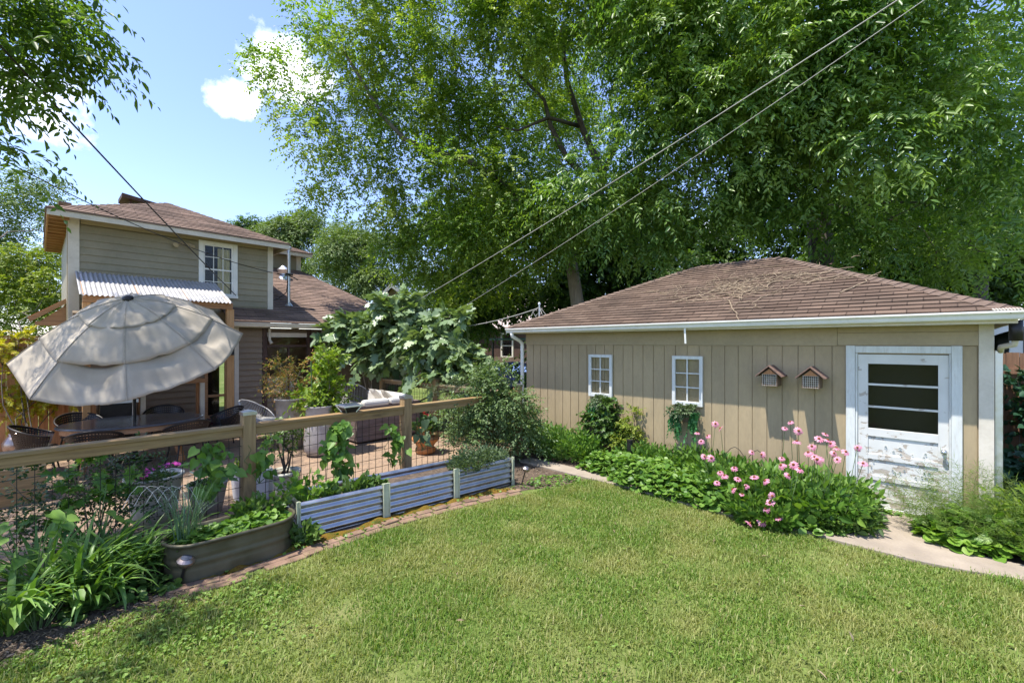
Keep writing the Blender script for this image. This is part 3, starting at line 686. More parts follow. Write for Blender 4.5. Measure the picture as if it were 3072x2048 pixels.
def gut(y0, y1, z0, z1):
    vs = [(EX0+.02-x, y0, z0+z) for x, z in prof] + [(EX0+.02-x, y1, z1+z) for x, z in prof]; n = len(prof)
    g.add(vs, [(i, n+i, n+(i+1) % n, (i+1) % n) for i in range(n)] + [tuple(range(n)), tuple(range(n, 2*n))[::-1]])
gut(EY1+.01, 3.05, 2.435, 2.45); gut(3.048, EY0-.02, 2.45, 2.462)
go = g.build('gutter', M['white'], ga, recalc=True)
gg = MB()
for i in range(9): gg.bar((EX0-.09, EY0-.0+.025*i, 2.565), (EX0+.02, EY0+.012+.025*i, 2.585), .012, .012)
gg.build('leaf_guard', M['trim'], go)
MB().bar((EX0-.05, 2.92, 2.46), (EX0-.03, 2.915, 2.2), .03, .004).build('hanging_strap', M['white'], go)
d = MB(); d.tube([(EX0-.03, 6.82, 2.45), (EX0-.01, 6.82, 2.36), (EX0+.2, 6.8, 2.27), (GX-.05, 6.79, 2.2), (GX-.045, 6.79, 2.1), (GX-.045, 6.79, .1)], .042, 10)
d.build('downspout', M['white'], ga, smooth=True)
d = MB(); d.tube([(EX0+.08, EY0+.03, 2.45), (EX0+.085, EY0+.03, 2.23)], .055, 12); d.build('leader_pipe', M['dark_metal'], ga, smooth=True)
d = MB(); d.tube([(EX0+.085, EY0+.03, 2.26), (EX0+.1, EY0+.04, 2.19), (GX-.02, -.6, 2.16), (GX+.08, -.6, 2.1)], .03, 10); d.build('elbow', M['trim'], ga, smooth=True)
d = MB(); d.box(GX+.05, GX+.12, -.62, -.55, .1, 2.12); d.build('downspout', M['alu'], ga, bevel=.008)
# door casing and door
cs = MB(); cs.box(GX-.035, GX+.02, .74, .84, .02, 2.17); cs.box(GX-.035, GX+.02, -.285, -.19, .02, 2.17); cs.box(GX-.03, GX+.02, -.188, .738, 2.075, 2.165)
cs.box(GX-.02, GX+.05, .715, .738, .02, 2.07); cs.box(GX-.02, GX+.05, -.188, -.172, .02, 2.07)
def m_peel():
    m, nt = new_mat('peeling_paint'); v = coords(nt); 
    n1 = noise(nt, coords(nt, scale=(1, 1, 2.2)), 5.5, 8, .68, .4); n2 = noise(nt, v, 3, 4)
    sp = nt.nodes.new('ShaderNodeSeparateXYZ'); nt.links.new(v, sp.inputs[0])
    # weather reaches the foot of the door first
    low = ramp(nt, math_n(nt, 'DIVIDE', sp.outputs[2], 2.2), [(.12, .10), (.42, .04), (.5, -.04)])
    f_ = math_n(nt, 'ADD', n1, low)
    msk = ramp(nt, f_, [(.60, 0.), (.615, 1.)])
    wood = ramp(nt, noise(nt, coords(nt, scale=(20, 2, 20)), 2, 4), [(.3, (.30, .25, .2)), (.7, (.55, .5, .43))])
    c = mixc(nt, msk, ramp(nt, n2, [(.3, (.57, .565, .53)), (.7, (.66, .655, .62))]), wood)
    edge = ramp(nt, f_, [(.57, 1.), (.6, .8), (.612, .25), (.63, 1.)])
    hgt = math_n(nt, 'SUBTRACT', 1.0, msk)
    finish(nt, c, .55, hgt, .7, .006, 0, .3); return m
M['peel'] = m_peel()
M['casing'] = m_paint('door_casing', (.64, .655, .63), .08, .6, 3, .2, dirt=(.45, .42, .36), dirt_amt=.5, stretch=(6, 6, 1))
cs.build('door_casing', M['casing'], ga, bevel=.003)
dr = MB(); X0, X1 = GX+.0, GX+.035
YL, YR = .712, -.17
dr.box(X0, X1, .605, YL, .05, 2.055); dr.box(X0, X1, YR, -.075, .05, 2.055)
dr.box(X0, X1, -.075, .605, 1.93, 2.055)
for a, b in ((.965, 1.07), (.66, .73), (.385, .445), (.05, .17)): dr.box(X0+.001, X1, -.075, .605, a, b)
for zc in (1.36, 1.655): dr.box(X0+.004, X1-.004, -.075, .605, zc-.013, zc+.013)
for a, b in ((.73, .965), (.445, .66), (.17, .385)): dr.box(X0+.016, X1-.006, -.075, .605, a, b)
do = dr.build('door', M['peel'], ga, bevel=.002)
gl = MB(); gl.box(X0+.016, X0+.02, -.07, .6, 1.075, 1.925); gl.build('pane', M['glass_dim'], do)
kb = MB(); kb.tube([(X0, -.125, .87), (X0-.03, -.125, .87), (X0-.035, -.125, .87), (X0-.055, -.125, .87), (X0-.07, -.125, .87)], [.03, .013, .02, .032, .018], 14)
kb.build('door_knob', M['alu'], do, smooth=True)
# curled flakes of paint
for i in range(26):
    fl = MB()
    z = random.choice([random.uniform(.74, .82), random.uniform(.46, .56), random.uniform(.46, .65), random.uniform(.2, .34)]); yv = random.uniform(-.05, .58)
    s = random.uniform(.012, .035); t = random.uniform(-.3, .3)
    fl.grid(lambda u, v: (X0+.012-.02*v*v*random.uniform(.6, 1), yv+(u-.5)*s*(1.4-v)+t*v*s, z+v*s*1.3), 2, 3)
    fl.build('paint_flake', M['white'], do)
MB().box(GX-.03, GX+.05, -.19, .74, .0, .045).build('threshold', M['casing'], ga)
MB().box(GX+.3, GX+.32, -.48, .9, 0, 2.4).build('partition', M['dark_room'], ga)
# dry vines lying on the garage roof
tw = MB()
def roofz(x): return EZ + (x-EX0)*sl
for i in range(130):
    x = random.gauss(8.75, .38); yv = random.gauss(2.45, .62); a = random.uniform(0, 6.28) if i % 3 else random.gauss(1.9, .5)
    pts = []; n = random.randint(4, 9); st = random.uniform(.05, .13)
    for k in range(n):
        if not (EX0+.1 < x < RXc-.3): break
        pts.append((x, yv, roofz(x)+.012+random.uniform(0, .035)))
        a += random.gauss(0, .35); x += math.cos(a)*st*.8; yv += math.sin(a)*st
    if len(pts) > 2: tw.tube(pts, [random.uniform(.004, .008)*(1-.6*k/len(pts)) for k in range(len(pts))], 4)
for (a, b) in (((8.05, 3.5), (8.9, 2.6)), ((8.0, 2.5), (7.2, 2.05)), ((8.6, 1.55), (8.9, 1.0)), ((8.05, .95), (8.75, .55)), ((8.9, 1.9), (9.2, .9))):
    pts = []
    for k in range(8):
        t = k/7; x = a[0]+(b[0]-a[0])*t + random.gauss(0, .02); yv = a[1]+(b[1]-a[1])*t+random.gauss(0, .03)
        pts.append((x, yv, (roofz(max(x, EX0-.1)))+.02+random.uniform(0, .03)))
    tw.tube(pts, [.011*(1-.6*k/8) for k in range(8)], 5)
rl = []
for i in range(520):
    x = random.gauss(8.85, .42); yv = random.gauss(2.5, .65)
    if EX0+.1 < x < RXc-.1: rl.append((x, yv, roofz(x)+.02))
rl = np.array(rl); D_ = rdir(len(rl)); D_[:, 2] = D_[:, 0]*sl
V, F = leaf_arrays(T_LANCE, rl, D_, nrm(np.stack([rng.normal(-.4, .3, len(rl)), rng.normal(0, .3, len(rl)), np.ones(len(rl))], 1)), .06*rng.uniform(.4, 1.3, len(rl)))
M['roof_litter'] = m_leaf('roof_litter', [(.05, .035, .025), (.10, .07, .05), (.2, .14, .1), (.07, .05, .035)], .05, .9)
tag(np_mesh('roof_litter', V, F, M['roof_litter']), kind='stuff')
tag(tw.build('dry_vine', M['twig']), 'tangle of dry leafless vine lying on the brown garage roof', 'dead vine')
# ------------------------------------------------------------------ house
ho = thing('house', 'grey sided two storey house with brown shingle roofs and a corrugated awning', 'house', (3.5, 16, 0))
def laps(m, x0, x1, z0, z1, y, lap=.16, zoff=0.0, lip=.024):
    """lap siding facing -Y: each board leans out at its foot"""
    k = math.floor((z0-zoff)/lap)
    while True:
        a = zoff+k*lap; b = a+lap; k += 1
        if a >= z1: break
        a = max(a, z0); b = min(b, z1)
        if b-a < .01: continue
        m.add([(x0, y-lip, a), (x1, y-lip, a), (x1, y, b), (x0, y, b), (x0, y+.02, a), (x1, y+.02, a)], [(0, 1, 2, 3), (0, 4, 5, 1)])
u = MB(); FY = 13.6
laps(u, .62, 2.82, 3.0, 4.82, FY); laps(u, 3.65, 4.42, 3.0, 4.82, FY); laps(u, 2.82, 3.65, 3.0, 3.45, FY); laps(u, 2.82, 3.65, 4.8, 4.82, FY)
u.box(.62, 2.82, FY+.02, FY+.1, 2.7, 4.95); u.box(3.65, 4.5, FY+.02, FY+.1, 2.7, 4.95); u.box(2.82, 3.65, FY+.02, FY+.1, 2.7, 3.46); u.box(2.82, 3.65, FY+.02, FY+.1, 4.8, 4.95)
u.box(.46, .55, FY+.03, 18.2, 0, 4.95); u.box(4.45, 4.53, FY+.11, 18.2, 2.6, 4.95); u.box(.551, 4.449, 18.1, 18.2, 2.7, 4.95)
u.box(4.55, 6.72, 17.31, 17.4, 4.2, 5.5); u.box(6.63, 6.72, 17.41, 21, 4.2, 5.5)
u.build('wall', M['siding'], ho)
MB().box(.64, 4.4, FY-.016, FY+.02, 4.825, 4.95).build('frieze_board', M['tan_board'], ho)
c = MB(); c.box(.44, .62, FY-.03, FY+.02, 2.55, 4.95); c.build('corner_board', M['trim'], ho, bevel=.004)
MB().box(.425, .46, FY+.022, FY+.16, .0, 4.95).build('corner_board', M['tan_board'], ho)
MB().box(4.42, 4.56, FY-.03, FY+.12, 3.13, 4.95).build('corner_board', M['trim'], ho, bevel=.004)
MB().box(6.62, 6.78, 17.28, 17.309, 4.6, 5.5).build('corner_board', M['trim'], ho)
# upper window, panes and a curtain inside
wd = MB()
wd.box(2.8, 2.9, FY-.045, FY+.04, 3.43, 4.84); wd.box(3.57, 3.67, FY-.045, FY+.04, 3.43, 4.84); wd.box(2.9, 3.57, FY-.042, FY+.04, 4.76, 4.84); wd.box(2.79, 3.68, FY-.06, FY+.04, 3.4, 3.47)
wo = wd.build('window', M['white'], ho, bevel=.004)
s = MB(); s.box(2.9, 3.57, FY-.02, FY+.02, 4.105, 4.14)
for xx in (2.9, 3.535): s.box(xx, xx+.035, FY-.018, FY+.02, 3.47, 4.76)
s.box(2.935, 3.535, FY-.018, FY+.02, 3.47, 3.51); s.box(2.935, 3.535, FY-.018, FY+.02, 4.725, 4.76)
for xx in (3.12, 3.33): s.box(xx, xx+.016, FY-.012, FY+.01, 3.511, 4.724)
for zz in (3.8, 4.43): s.box(2.936, 3.534, FY-.011, FY+.011, zz, zz+.016)
s.build('sash', M['white'], wo)
MB().box(2.93, 3.54, FY+.004, FY+.007, 3.5, 4.74).build('pane', M['glass_dim'], wo)
cu = MB(); cu.grid(lambda a, b: (3.24+.29*a, FY+.09+.02*math.sin(a*26), 3.45+b*1.25), 40, 1); cu.build('curtain', m_paint('curtain', (.62, .54, .30), .1, .9, 4), wo)
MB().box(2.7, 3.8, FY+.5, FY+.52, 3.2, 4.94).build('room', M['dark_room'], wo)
# roofs
UX0, UX1, UY0, UY1, UZ = .1, 4.86, 13.1, 18.7, 4.985
a, b, c_, d_ = (UX0, UY0, UZ), (UX1, UY0, UZ), (UX1, UY1, UZ), (UX0, UY1, UZ); p0, p1 = (2.46, 15.45, 6.1), (2.46, 16.35, 6.1)
roof = roof_planes('roof', [(a, b, p0), (b, c_, p1, p0), (c_, d_, p1), (d_, a, p0, p1)], M['shingle_h'], ho)
f = MB(); f.box(UX0+.02, UX1-.02, UY0+.02, UY0+.05, 4.84, 4.955); f.box(UX1-.05, UX1-.02, UY0+.05, UY1-.02, 4.84, 4.955); f.build('fascia', M['trim'], ho)
f = MB(); f.box(UX0+.02, UX0+.05, UY0+.05, UY1-.02, 4.86, 4.955)
for i in range(13): yy = UY0+.3+i*.42; f.box(UX0+.05, .46, yy, yy+.045, 4.83, 4.92)
f.build('rafter', M['cedar_x'], ho)
MB().box(UX0+.05, UX1-.05, UY0+.05, UY1-.05, 4.953, 4.965).build('soffit', M['tan_board'], ho)
sh = .48; gz = 2.78; gy = 12.8
lz = lambda y: gz+sh*(y-gy)
lr = roof_planes('lower_roof', [((3.28, gy, gz), (9.0, gy, gz), (6.75, 17.28, lz(17.28)), (4.565, 17.28, lz(17.28)), (4.565, 13.585, lz(13.585)), (3.28, 13.585, lz(13.585))),
    ((9.0, gy, gz), (9.0, 20, gz), (6.75, 17.28, lz(17.28)))], M['shingle_h'], ho)
e0 = (4.57, 16.9, 5.56); e1 = (7.08, 16.9, 5.56); e2 = (7.08, 21, 5.56); e3 = (4.0, 21, 5.56)
roof_planes('rear_roof', [(e0, e1, (5.6, 18.4, 6.2), (4.57, 18.4, 6.2)), (e1, e2, (5.6, 19.5, 6.2), (5.6, 18.4, 6.2))], M['shingle_h'], ho)
MB().box(4.6, 7.06, 16.92, 16.95, 5.41, 5.53).build('fascia', M['trim'], ho)
f = MB(); f.box(3.3, 8.95, gy+.03, gy+.055, 2.62, 2.745)
f.build('fascia', M['trim'], ho)
g = MB(); 
vs0 = [(3.28, gy+.025-x, 2.64+z) for x, z in prof]; vs1 = [(8.9, gy+.025-x, 2.64+z) for x, z in prof]; n = len(prof)
g.add(vs0+vs1, [(i, n+i, n+(i+1) % n, (i+1) % n) for i in range(n)] + [tuple(range(n)), tuple(range(n, 2*n))[::-1]])
g.build('gutter', M['trim'], ho, recalc=True)
# ground floor
LY = 13.3
lw = MB(); laps(lw, 3.62, 4.19, 0, 2.62, LY, .15, 0, .042); laps(lw, .5, 2.85, 0, 2.9, LY, .15, 0, .042); laps(lw, 5.97, 8.6, 0, 2.62, LY, .15, 0, .042); laps(lw, 4.3, 5.8, 2.5, 2.62, LY, .15, 0, .042); laps(lw, 4.3, 5.8, 0, .75, LY, .15, 0, .042)
lw.box(3.36, 4.2, LY+.02, LY+.09, 0, 2.62); lw.box(.5, 2.85, LY+.02, LY+.09, 0, 2.9); lw.box(5.8, 8.6, LY+.02, LY+.09, 0, 2.62); lw.box(4.2, 5.8, LY+.02, LY+.09, 2.5, 2.62); lw.box(4.2, 5.8, LY+.02, LY+.09, 0, .75)
lw.build('ground_floor_wall', M['siding_tan'], ho)
MB().box(3.52, 3.62, LY-.03, LY+.02, 0, 2.62).build('trim_board', M['trim'], ho)
MB().box(5.8, 5.97, LY-.03, LY+.02, 0, 2.62).build('trim_board', M['trim'], ho)
pf = MB(); pf.box(4.19, 4.3, LY-.06, LY+.02, 0, 2.62); pf.box(5.38, 5.5, LY-.05, LY+.02, .75, 2.62); pf.box(4.3, 5.38, LY-.03, LY+.02, 2.1, 2.16); pf.box(4.3, 5.8, LY-.03, LY+.02, .7, .78); pf.box(4.86, 4.9, LY-.02, LY+.02, .78, 2.1)
po = pf.build('porch_frame', M['brown_wood'], ho)
MB().box(4.301, 5.379, LY-.02, LY+.02, 2.38, 2.5).build('header_board', M['trim'], po); MB().box(5.501, 5.799, LY-.02, LY+.02, 2.38, 2.5).build('header_board', M['trim'], po)
MB().box(4.3, 5.8, LY+.022, LY+.026, .78, 2.4).build('pane', M['glass'], po)
pi = MB(); pi.box(4.0, 6.2, 14.6, 14.65, 0, 2.6); pi.box(3.95, 4.0, 13.5, 14.6, 0, 2.6); pi.build('porch_interior', m_paint('porch_inside', (.16, .085, .055), .3, .9, 2), ho)
MB().box(4.45, 5.2, 13.7, 14.3, .3, 1.2).build('porch_furniture', M['cushion'], ho, bevel=.08)
MB().tube([(4.36, LY-.06, 2.6), (4.36, LY-.06, 2.3), (4.4, LY-.1, 2.2)], [.035, .035, .045], 8).build('wall_speaker', M['trim'], ho)
# sliding glass door
sg = MB(); sg.box(2.86, 2.93, LY-.03, LY+.03, .3, 2.4); sg.box(3.3, 3.36, LY-.03, LY+.03, .3, 2.4); sg.box(2.93, 3.3, LY-.03, LY+.03, 2.33, 2.4); sg.box(2.93, 3.3, LY-.03, LY+.03, .3, .38); sg.box(2.93, 3.3, LY-.02, LY+.02, .84, .9)
so_ = sg.build('glass_door', M['cedar_x'], ho); MB().box(2.93, 3.3, LY, LY+.004, .38, 2.33).build('pane', M['glass'], so_)
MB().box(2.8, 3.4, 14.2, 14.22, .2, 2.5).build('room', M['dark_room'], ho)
# awning of corrugated metal on posts
aw = MB(); nx = 420
def awf(a, b):
    x = .55+a*2.62; y = 13.57-1.53*b; z = 3.77-.62*b
    k = 2*PI*x/.078
    return (x, y, z+.013*math.sin(k))
aw.grid(awf, nx, 2)
ao = aw.build('awning', M['corr_old'], ho, smooth=True)
bm_ = MB(); bm_.box(.6, 3.2, 12.2, 12.26, 3.02, 3.17); bm_.box(.6, 3.2, 13.0, 13.05, 3.35, 3.48)
for xx in (.62, 1.45, 2.3, 3.08): bm_.bar((xx, 12.1, 3.13), (xx, 13.5, 3.69), .04, .07)
bm_.build('awning_frame', M['cedar_x'], ho)
MB().box(3.09, 3.24, 12.24, 12.38, .0, 3.02).build('awning_post', M['fresh_wood'], ho, bevel=.005)
MB().box(.6, .72, 12.24, 12.36, .0, 3.02).build('awning_post', M['fresh_wood'], ho, bevel=.005)
ln = MB(); ln.box(3.12, 3.21, 12.12, 12.2, 1.92, 2.0); ln.box(3.115, 3.215, 12.11, 12.21, 2.17, 2.19); ln.box(3.15, 3.18, 12.2, 12.24, 2.02, 2.12)
for x_, y_ in ((3.12, 12.12), (3.2, 12.12), (3.12, 12.19), (3.2, 12.19)): ln.box(x_, x_+.012, y_, y_+.012, 2.0, 2.17)
ln.build('wall_lantern', M['dark_metal'], ho)
# little porch roof at the far corner
sp_ = MB(); sp_.ext([(-.12, 14.4, 2.68), (.44, 14.4, 3.12), (.44, 14.4, 3.22), (-.16, 14.4, 2.76)], (0, .04, 0)); sp_.box(-.05, .44, 14.41, 14.5, 2.6, 2.69); sp_.ext([(.02, 14.45, 2.69), (.44, 14.45, 2.69), (.44, 14.45, 3.08)], (0, .03, 0))
sp_.ext([(-.14, 14.44, 2.75), (.44, 14.44, 3.2), (.44, 14.44, 3.23), (-.16, 14.44, 2.78)], (0, 2.2, 0))
sp_.build('side_porch_roof', M['cedar_x'], ho)
# roof fittings
vp = MB(); vp.tube([(5.12, 13.95, lz(13.95)-.05), (5.12, 13.95, 5.02)], .045, 12); vp.lathe([(.045, 0), (.085, .0), (.085, .04), (.02, .09)], (5.12, 13.95, 5.02), 12, cap1=True)
vp.lathe([(.12, 0), (.05, .1)], (5.12, 13.95, lz(13.95)-.02), 12)
vo_ = vp.build('vent_pipe', M['alu'], ho, smooth=False)
br = MB(); br.bar((5.12, 13.9, 4.22), (5.3, 13.75, 4.1), .03, .03); br.tube([(5.0, 13.85, 4.25), (5.2, 13.85, 4.25)], .03, 8); br.tube([(5.06, 13.86, 4.05), (5.0, 13.8, 3.7), (4.75, 13.7, 3.5), (4.56, 13.6, 3.42)], .012, 6)
br.build('cable_bracket', M['dark_metal'], vo_)
tv = MB(); tv.lathe([(.2, -.1), (.13, .05), (.12, .14)], (5.8, 16.3, lz(16.3)), 16)
for k in range(18):
    q = 2*PI*k/18; c2, s2 = math.cos(q), math.sin(q); c3, s3 = math.cos(q+.35), math.sin(q+.35); bz = lz(16.3)+.14
    tv.add([(5.8+.12*c2, 16.3+.12*s2, bz), (5.8+.12*c3, 16.3+.12*s3, bz), (5.8+.2*c3, 16.3+.2*s3, bz+.14), (5.8+.19*c2, 16.3+.19*s2, bz+.14), (5.8+.05*c3, 16.3+.05*s3, bz+.28), (5.8+.05*c2, 16.3+.05*s2, bz+.28)], [(0, 1, 2, 3), (3, 2, 4, 5)])
tv.build('turbine_vent', M['alu'], ho)
rp = MB(); rp.ext([(1.62, 16.6, 6.34), (2.66, 16.6, 6.22), (2.66, 16.6, 6.29), (1.62, 16.6, 6.45)], (0, .9, 0)); rp.box(1.8, 1.86, 16.8, 16.86, 5.7, 6.36); rp.box(1.7, 2.2, 16.7, 17.2, 5.95, 6.12)
rp.build('roof_panel', M['brown_wood'], ho)
ch = MB(); ch.box(.4, .62, 17.4, 17.65, 5.0, 6.1); ch.box(.38, .64, 17.38, 17.67, 6.03, 6.1); ch.build('chimney', M['brick'], ho)
fl_ = MB(); fl_.tube([(2.47, FY-.01, 4.7), (2.47, FY-.06, 4.7)], .05, 10)
for s_ in (-1, 1): fl_.tube([(2.47, FY-.05, 4.7), (2.47+.1*s_, FY-.1, 4.68), (2.47+.17*s_, FY-.2, 4.6)], [.02, .04, .06], 10)
fl_.build('floodlight', M['tan_board'], ho)

# ------------------------------------------------------------------ deck railing
fe = thing('patio_railing', 'weathered wooden patio railing with wire mesh panels and capped posts', 'railing', (3, 5.95, 0))
RYc = 5.95
def post(x, y, z1=1.385, w_=.135):
    h_ = w_/2
    p = MB().box(x-h_, x+h_, y-h_, y+h_, 0, z1).build('post', M['fence_z'], fe, bevel=.006)
    c = MB(); c.box(x-h_-.008, x+h_+.008, y-h_-.008, y+h_+.008, z1-.035, z1+.004); t = h_+.008
    c.add([(x-t, y-t, z1+.004), (x+t, y-t, z1+.004), (x+t, y+t, z1+.004), (x-t, y+t, z1+.004), (x, y, z1+.03)], [(0, 1, 4), (1, 2, 4), (2, 3, 4), (3, 0, 4)])
    c.build('post_cap', M['galv'], p)
px_ = [-2.75, -.55, 1.72, 3.92, 6.5]
for x in px_: post(x, RYc)
sy = [8.6, 11.0]
for y in sy: post(6.5, y)
for i in range(len(px_)-1):
    a, b = px_[i]+.068, px_[i+1]-.068
    r = MB(); r.box(a, b, RYc-.07, RYc+.07, 1.2, 1.238); r.build('top_rail', M['fence_x'], fe, bevel=.004)
    r = MB(); r.box(a, b, RYc-.045, RYc-.007, 1.105, 1.198); r.build('rail', M['fence_x'], fe, bevel=.003)
    r = MB(); r.box(a, b, RYc-.045, RYc-.007, .03, .12); r.build('rail', M['fence_x'], fe, bevel=.003)
    m = MB(); nv = int((b-a)/.108)
    for k in range(nv+1): x = a+.02+(b-a-.04)*k/nv; m.bar((x, RYc+.004, .1), (x, RYc+.004, 1.13), .0055, .0055)
    for k in range(9): z = .13+k*.122; m.bar((a, RYc+.0095, z), (b, RYc+.0095, z), .0055, .0055)
    m.build('mesh_panel', M['dark_metal'], fe)
ys_ = [RYc] + sy + [13.2]
for i in range(2):
    a, b = ys_[i]+.068, ys_[i+1]-.068
    MB().box(6.43, 6.57, a, b, 1.2, 1.238).build('top_rail', M['fence_y'], fe, bevel=.004)
    MB().box(6.5, 6.54, a, b, 1.105, 1.198).build('rail', M['fence_y'], fe)
    MB().box(6.5, 6.54, a, b, .03, .12).build('rail', M['fence_y'], fe)
    m = MB(); nv = int((b-a)/.108)
    for k in range(nv+1): y = a+.02+(b-a-.04)*k/nv; m.bar((6.49, y, .1), (6.49, y, 1.13), .0055, .0055)
    for k in range(9): z = .13+k*.122; m.bar((6.484, a, z), (6.484, b, z), .0055, .0055)
    m.build('mesh_panel', M['dark_metal'], fe)

# solar lantern lying on the rail
sl_ = thing('solar_lantern', 'black framed solar lantern with slanted glass sides standing on the railing', 'lantern', (2.99, 5.95, 1.24))
q = MB(); q.lathe([(.10, .0), (.17, .085)], (0, 0, 0), 4, rot=PI/4); q.build('cage', M['dark_metal'], sl_, local=True)
q = MB(); q.lathe([(.185, .085), (.185, .098), (.13, .115)], (0, 0, 0), 4, rot=PI/4, cap1=True); q.build('solar_panel', m_plain('solar_cell', (.05, .06, .09), .15), sl_, local=True)
q = MB(); 
for k in range(4):
    a = PI/4+k*PI/2; q.bar((.10*math.cos(a), .10*math.sin(a), 0), (.18*math.cos(a), .18*math.sin(a), .09), .012, .012)
    a2 = a+PI/2; q.bar((.19*math.cos(a), .19*math.sin(a), .092), (.19*math.cos(a2), .19*math.sin(a2), .092), .014, .02)
q.build('frame', M['alu'], sl_, local=True)

# ------------------------------------------------------------------ corrugated raised bed and stock tank
bd = thing('raised_bed', 'long galvanised corrugated raised bed in three bays beside the brick edging', 'raised bed', (3.5, 5.2, 0))
A0 = Vector((1.97, 5.13, 0)); A1 = Vector((5.05, 4.74, 0)); dx = (A1-A0).normalized(); nx_ = Vector((-dx.y, dx.x, 0)); Lb = (A1-A0).length; Wb = .52
def corr(o, d, L, nrm_, name):
    m = MB(); nz_ = 60
    def fn(a, b):
        z = .012+b*.41; k = 2*PI*z/.082
        return o + d*(L*a) + nrm_*(.0135*math.sin(k)) + Vector((0, 0, z))
    m.grid(fn, 2, nz_)
    return m.build(name, M['galv'], bd, smooth=True)
for i in range(3): corr(A0+dx*(Lb*i/3+.04), dx, Lb/3-.08, nx_, 'panel')
for i in range(3): corr(A0+nx_*Wb+dx*(Lb*i/3), dx, Lb/3, nx_, 'panel')
corr(A0+dx*.02, nx_, Wb, dx, 'panel'); corr(A1-dx*.02, nx_, Wb, dx, 'panel')
M['stake'] = m_paint('bed_stake', (.44, .47, .33), .12, .6, 4, .1)
def stake(p, w_):
    m = MB(); c = p - nx_*.022
    m.bar(c+Vector((0, 0, -.02)), c+Vector((0, 0, .445)), w_, .02, up=nx_); 
    m.bar(c-dx*(w_/2-.004)-nx_*.013+Vector((0, 0, -.02)), c-dx*(w_/2-.004)-nx_*.013+Vector((0, 0, .445)), .008, .03, up=nx_)
    m.bar(c+dx*(w_/2-.004)-nx_*.013+Vector((0, 0, -.02)), c+dx*(w_/2-.004)-nx_*.013+Vector((0, 0, .445)), .008, .03, up=nx_)
    m.build('bed_stake', M['stake'], bd)
for t, w_ in ((.008, .04), (Lb/3, .085), (2*Lb/3, .085), (Lb-.01, .03)): stake(A0+dx*t, w_)
q = [A0+dx*.03+nx_*.02, A1-dx*.03+nx_*.02, A1-dx*.03+nx_*(Wb-.02), A0+dx*.03+nx_*(Wb-.02)]
MB().poly([(p.x, p.y) for p in q], .02, .33).build('soil', M['soil'], bd)

tk = thing('stock_tank', 'oval olive grey metal stock tank planted with strawberries', 'stock tank', (1.36, 5.17, 0))
def oval(hl, hw, z, ax=(1.36, 5.17), ang=-.04, n=48):
    out = []
    for k in range(n):
        a = 2*PI*k/n; c_, s_ = math.cos(a), math.sin(a)
        x = (hl-hw)*(1 if c_ > 0 else -1)*min(1, abs(c_)*3) + hw*c_; y = hw*s_
        out.append((ax[0]+x*math.cos(ang)-y*math.sin(ang), ax[1]+x*math.sin(ang)+y*math.cos(ang), z))
    return out
m = MB(); rings = []
HL, HW = .56, .27
pr_ = [(0, .0)] + [(.006*math.sin(z*80)*(1 if .1 < z < .25 else .0), z) for z in [i*.02 for i in range(1, 17)]] + [(.006, .33), (.022, .34), (.026, .352), (.022, .365), (.008, .368), (-.006, .36), (-.008, .28)]
for o_, z in pr_: rings += oval(HL+o_, HW+o_, z)
n = 48
fs = [(i*n+k, i*n+(k+1) % n, (i+1)*n+(k+1) % n, (i+1)*n+k) for i in range(len(pr_)-1) for k in range(n)]
m.add(rings, fs); m.build('tank_wall', M['tank'], tk, smooth=True)
m = MB(); m.add(oval(HL-.01, HW-.01, .3), [tuple(range(n))]); m.build('soil', M['soil'], tk)

M['copper'] = m_metal('aged_copper', (.42, .34, .31), .3, .3, 8, .9)
def solar_light(name, x, y, h, s, label):
    t = thing(name, label, 'garden light', (x, y, 0))
    q = MB(); q.tube([(0, 0, 0), (0, 0, h-.02)], .012*s, 8); q.build('stake', M['dark_metal'], t, local=True)
    q = MB(); q.lathe([(.018, -.05), (.06, -.03), (.075, -.005), (.075, .012), (.05, .035)], (0, 0, h), 20, sx=s, sy=s, cap1=True, cap0=True); o = q.build('head', M['copper'], t, smooth=False, local=True)
    q = MB(); q.lathe([(.045*s, .037), (.03*s, .04)], (0, 0, h), 16, cap1=True); q.build('solar_panel', m_plain('panel_cell', (.06, .07, .1), .2), t, local=True)
    t.rotation_euler = (R(14), R(8), 0)
solar_light('solar_light', .885, 4.98, .235, .95, 'round metal solar light leaning in front of the oval tank')
solar_light('solar_light', 5.13, 4.62, .27, .8, 'small solar light on a stake at the end of the corrugated bed')
bl = thing('path_light', 'black tube shaped light standing among the border plants', 'garden light', (7.0, 3.78, 0))
q = MB(); q.tube([(0, 0, 0), (0, 0, .36)], .015, 8); q.build('stake', M['dark_metal'], bl, local=True)
q = MB(); q.lathe([(.048, .32), (.05, .33), (.05, .52), (.056, .522), (.056, .54)], (0, 0, 0), 18, cap0=True, cap1=True); q.build('shade', M['dark_metal'], bl, local=True)

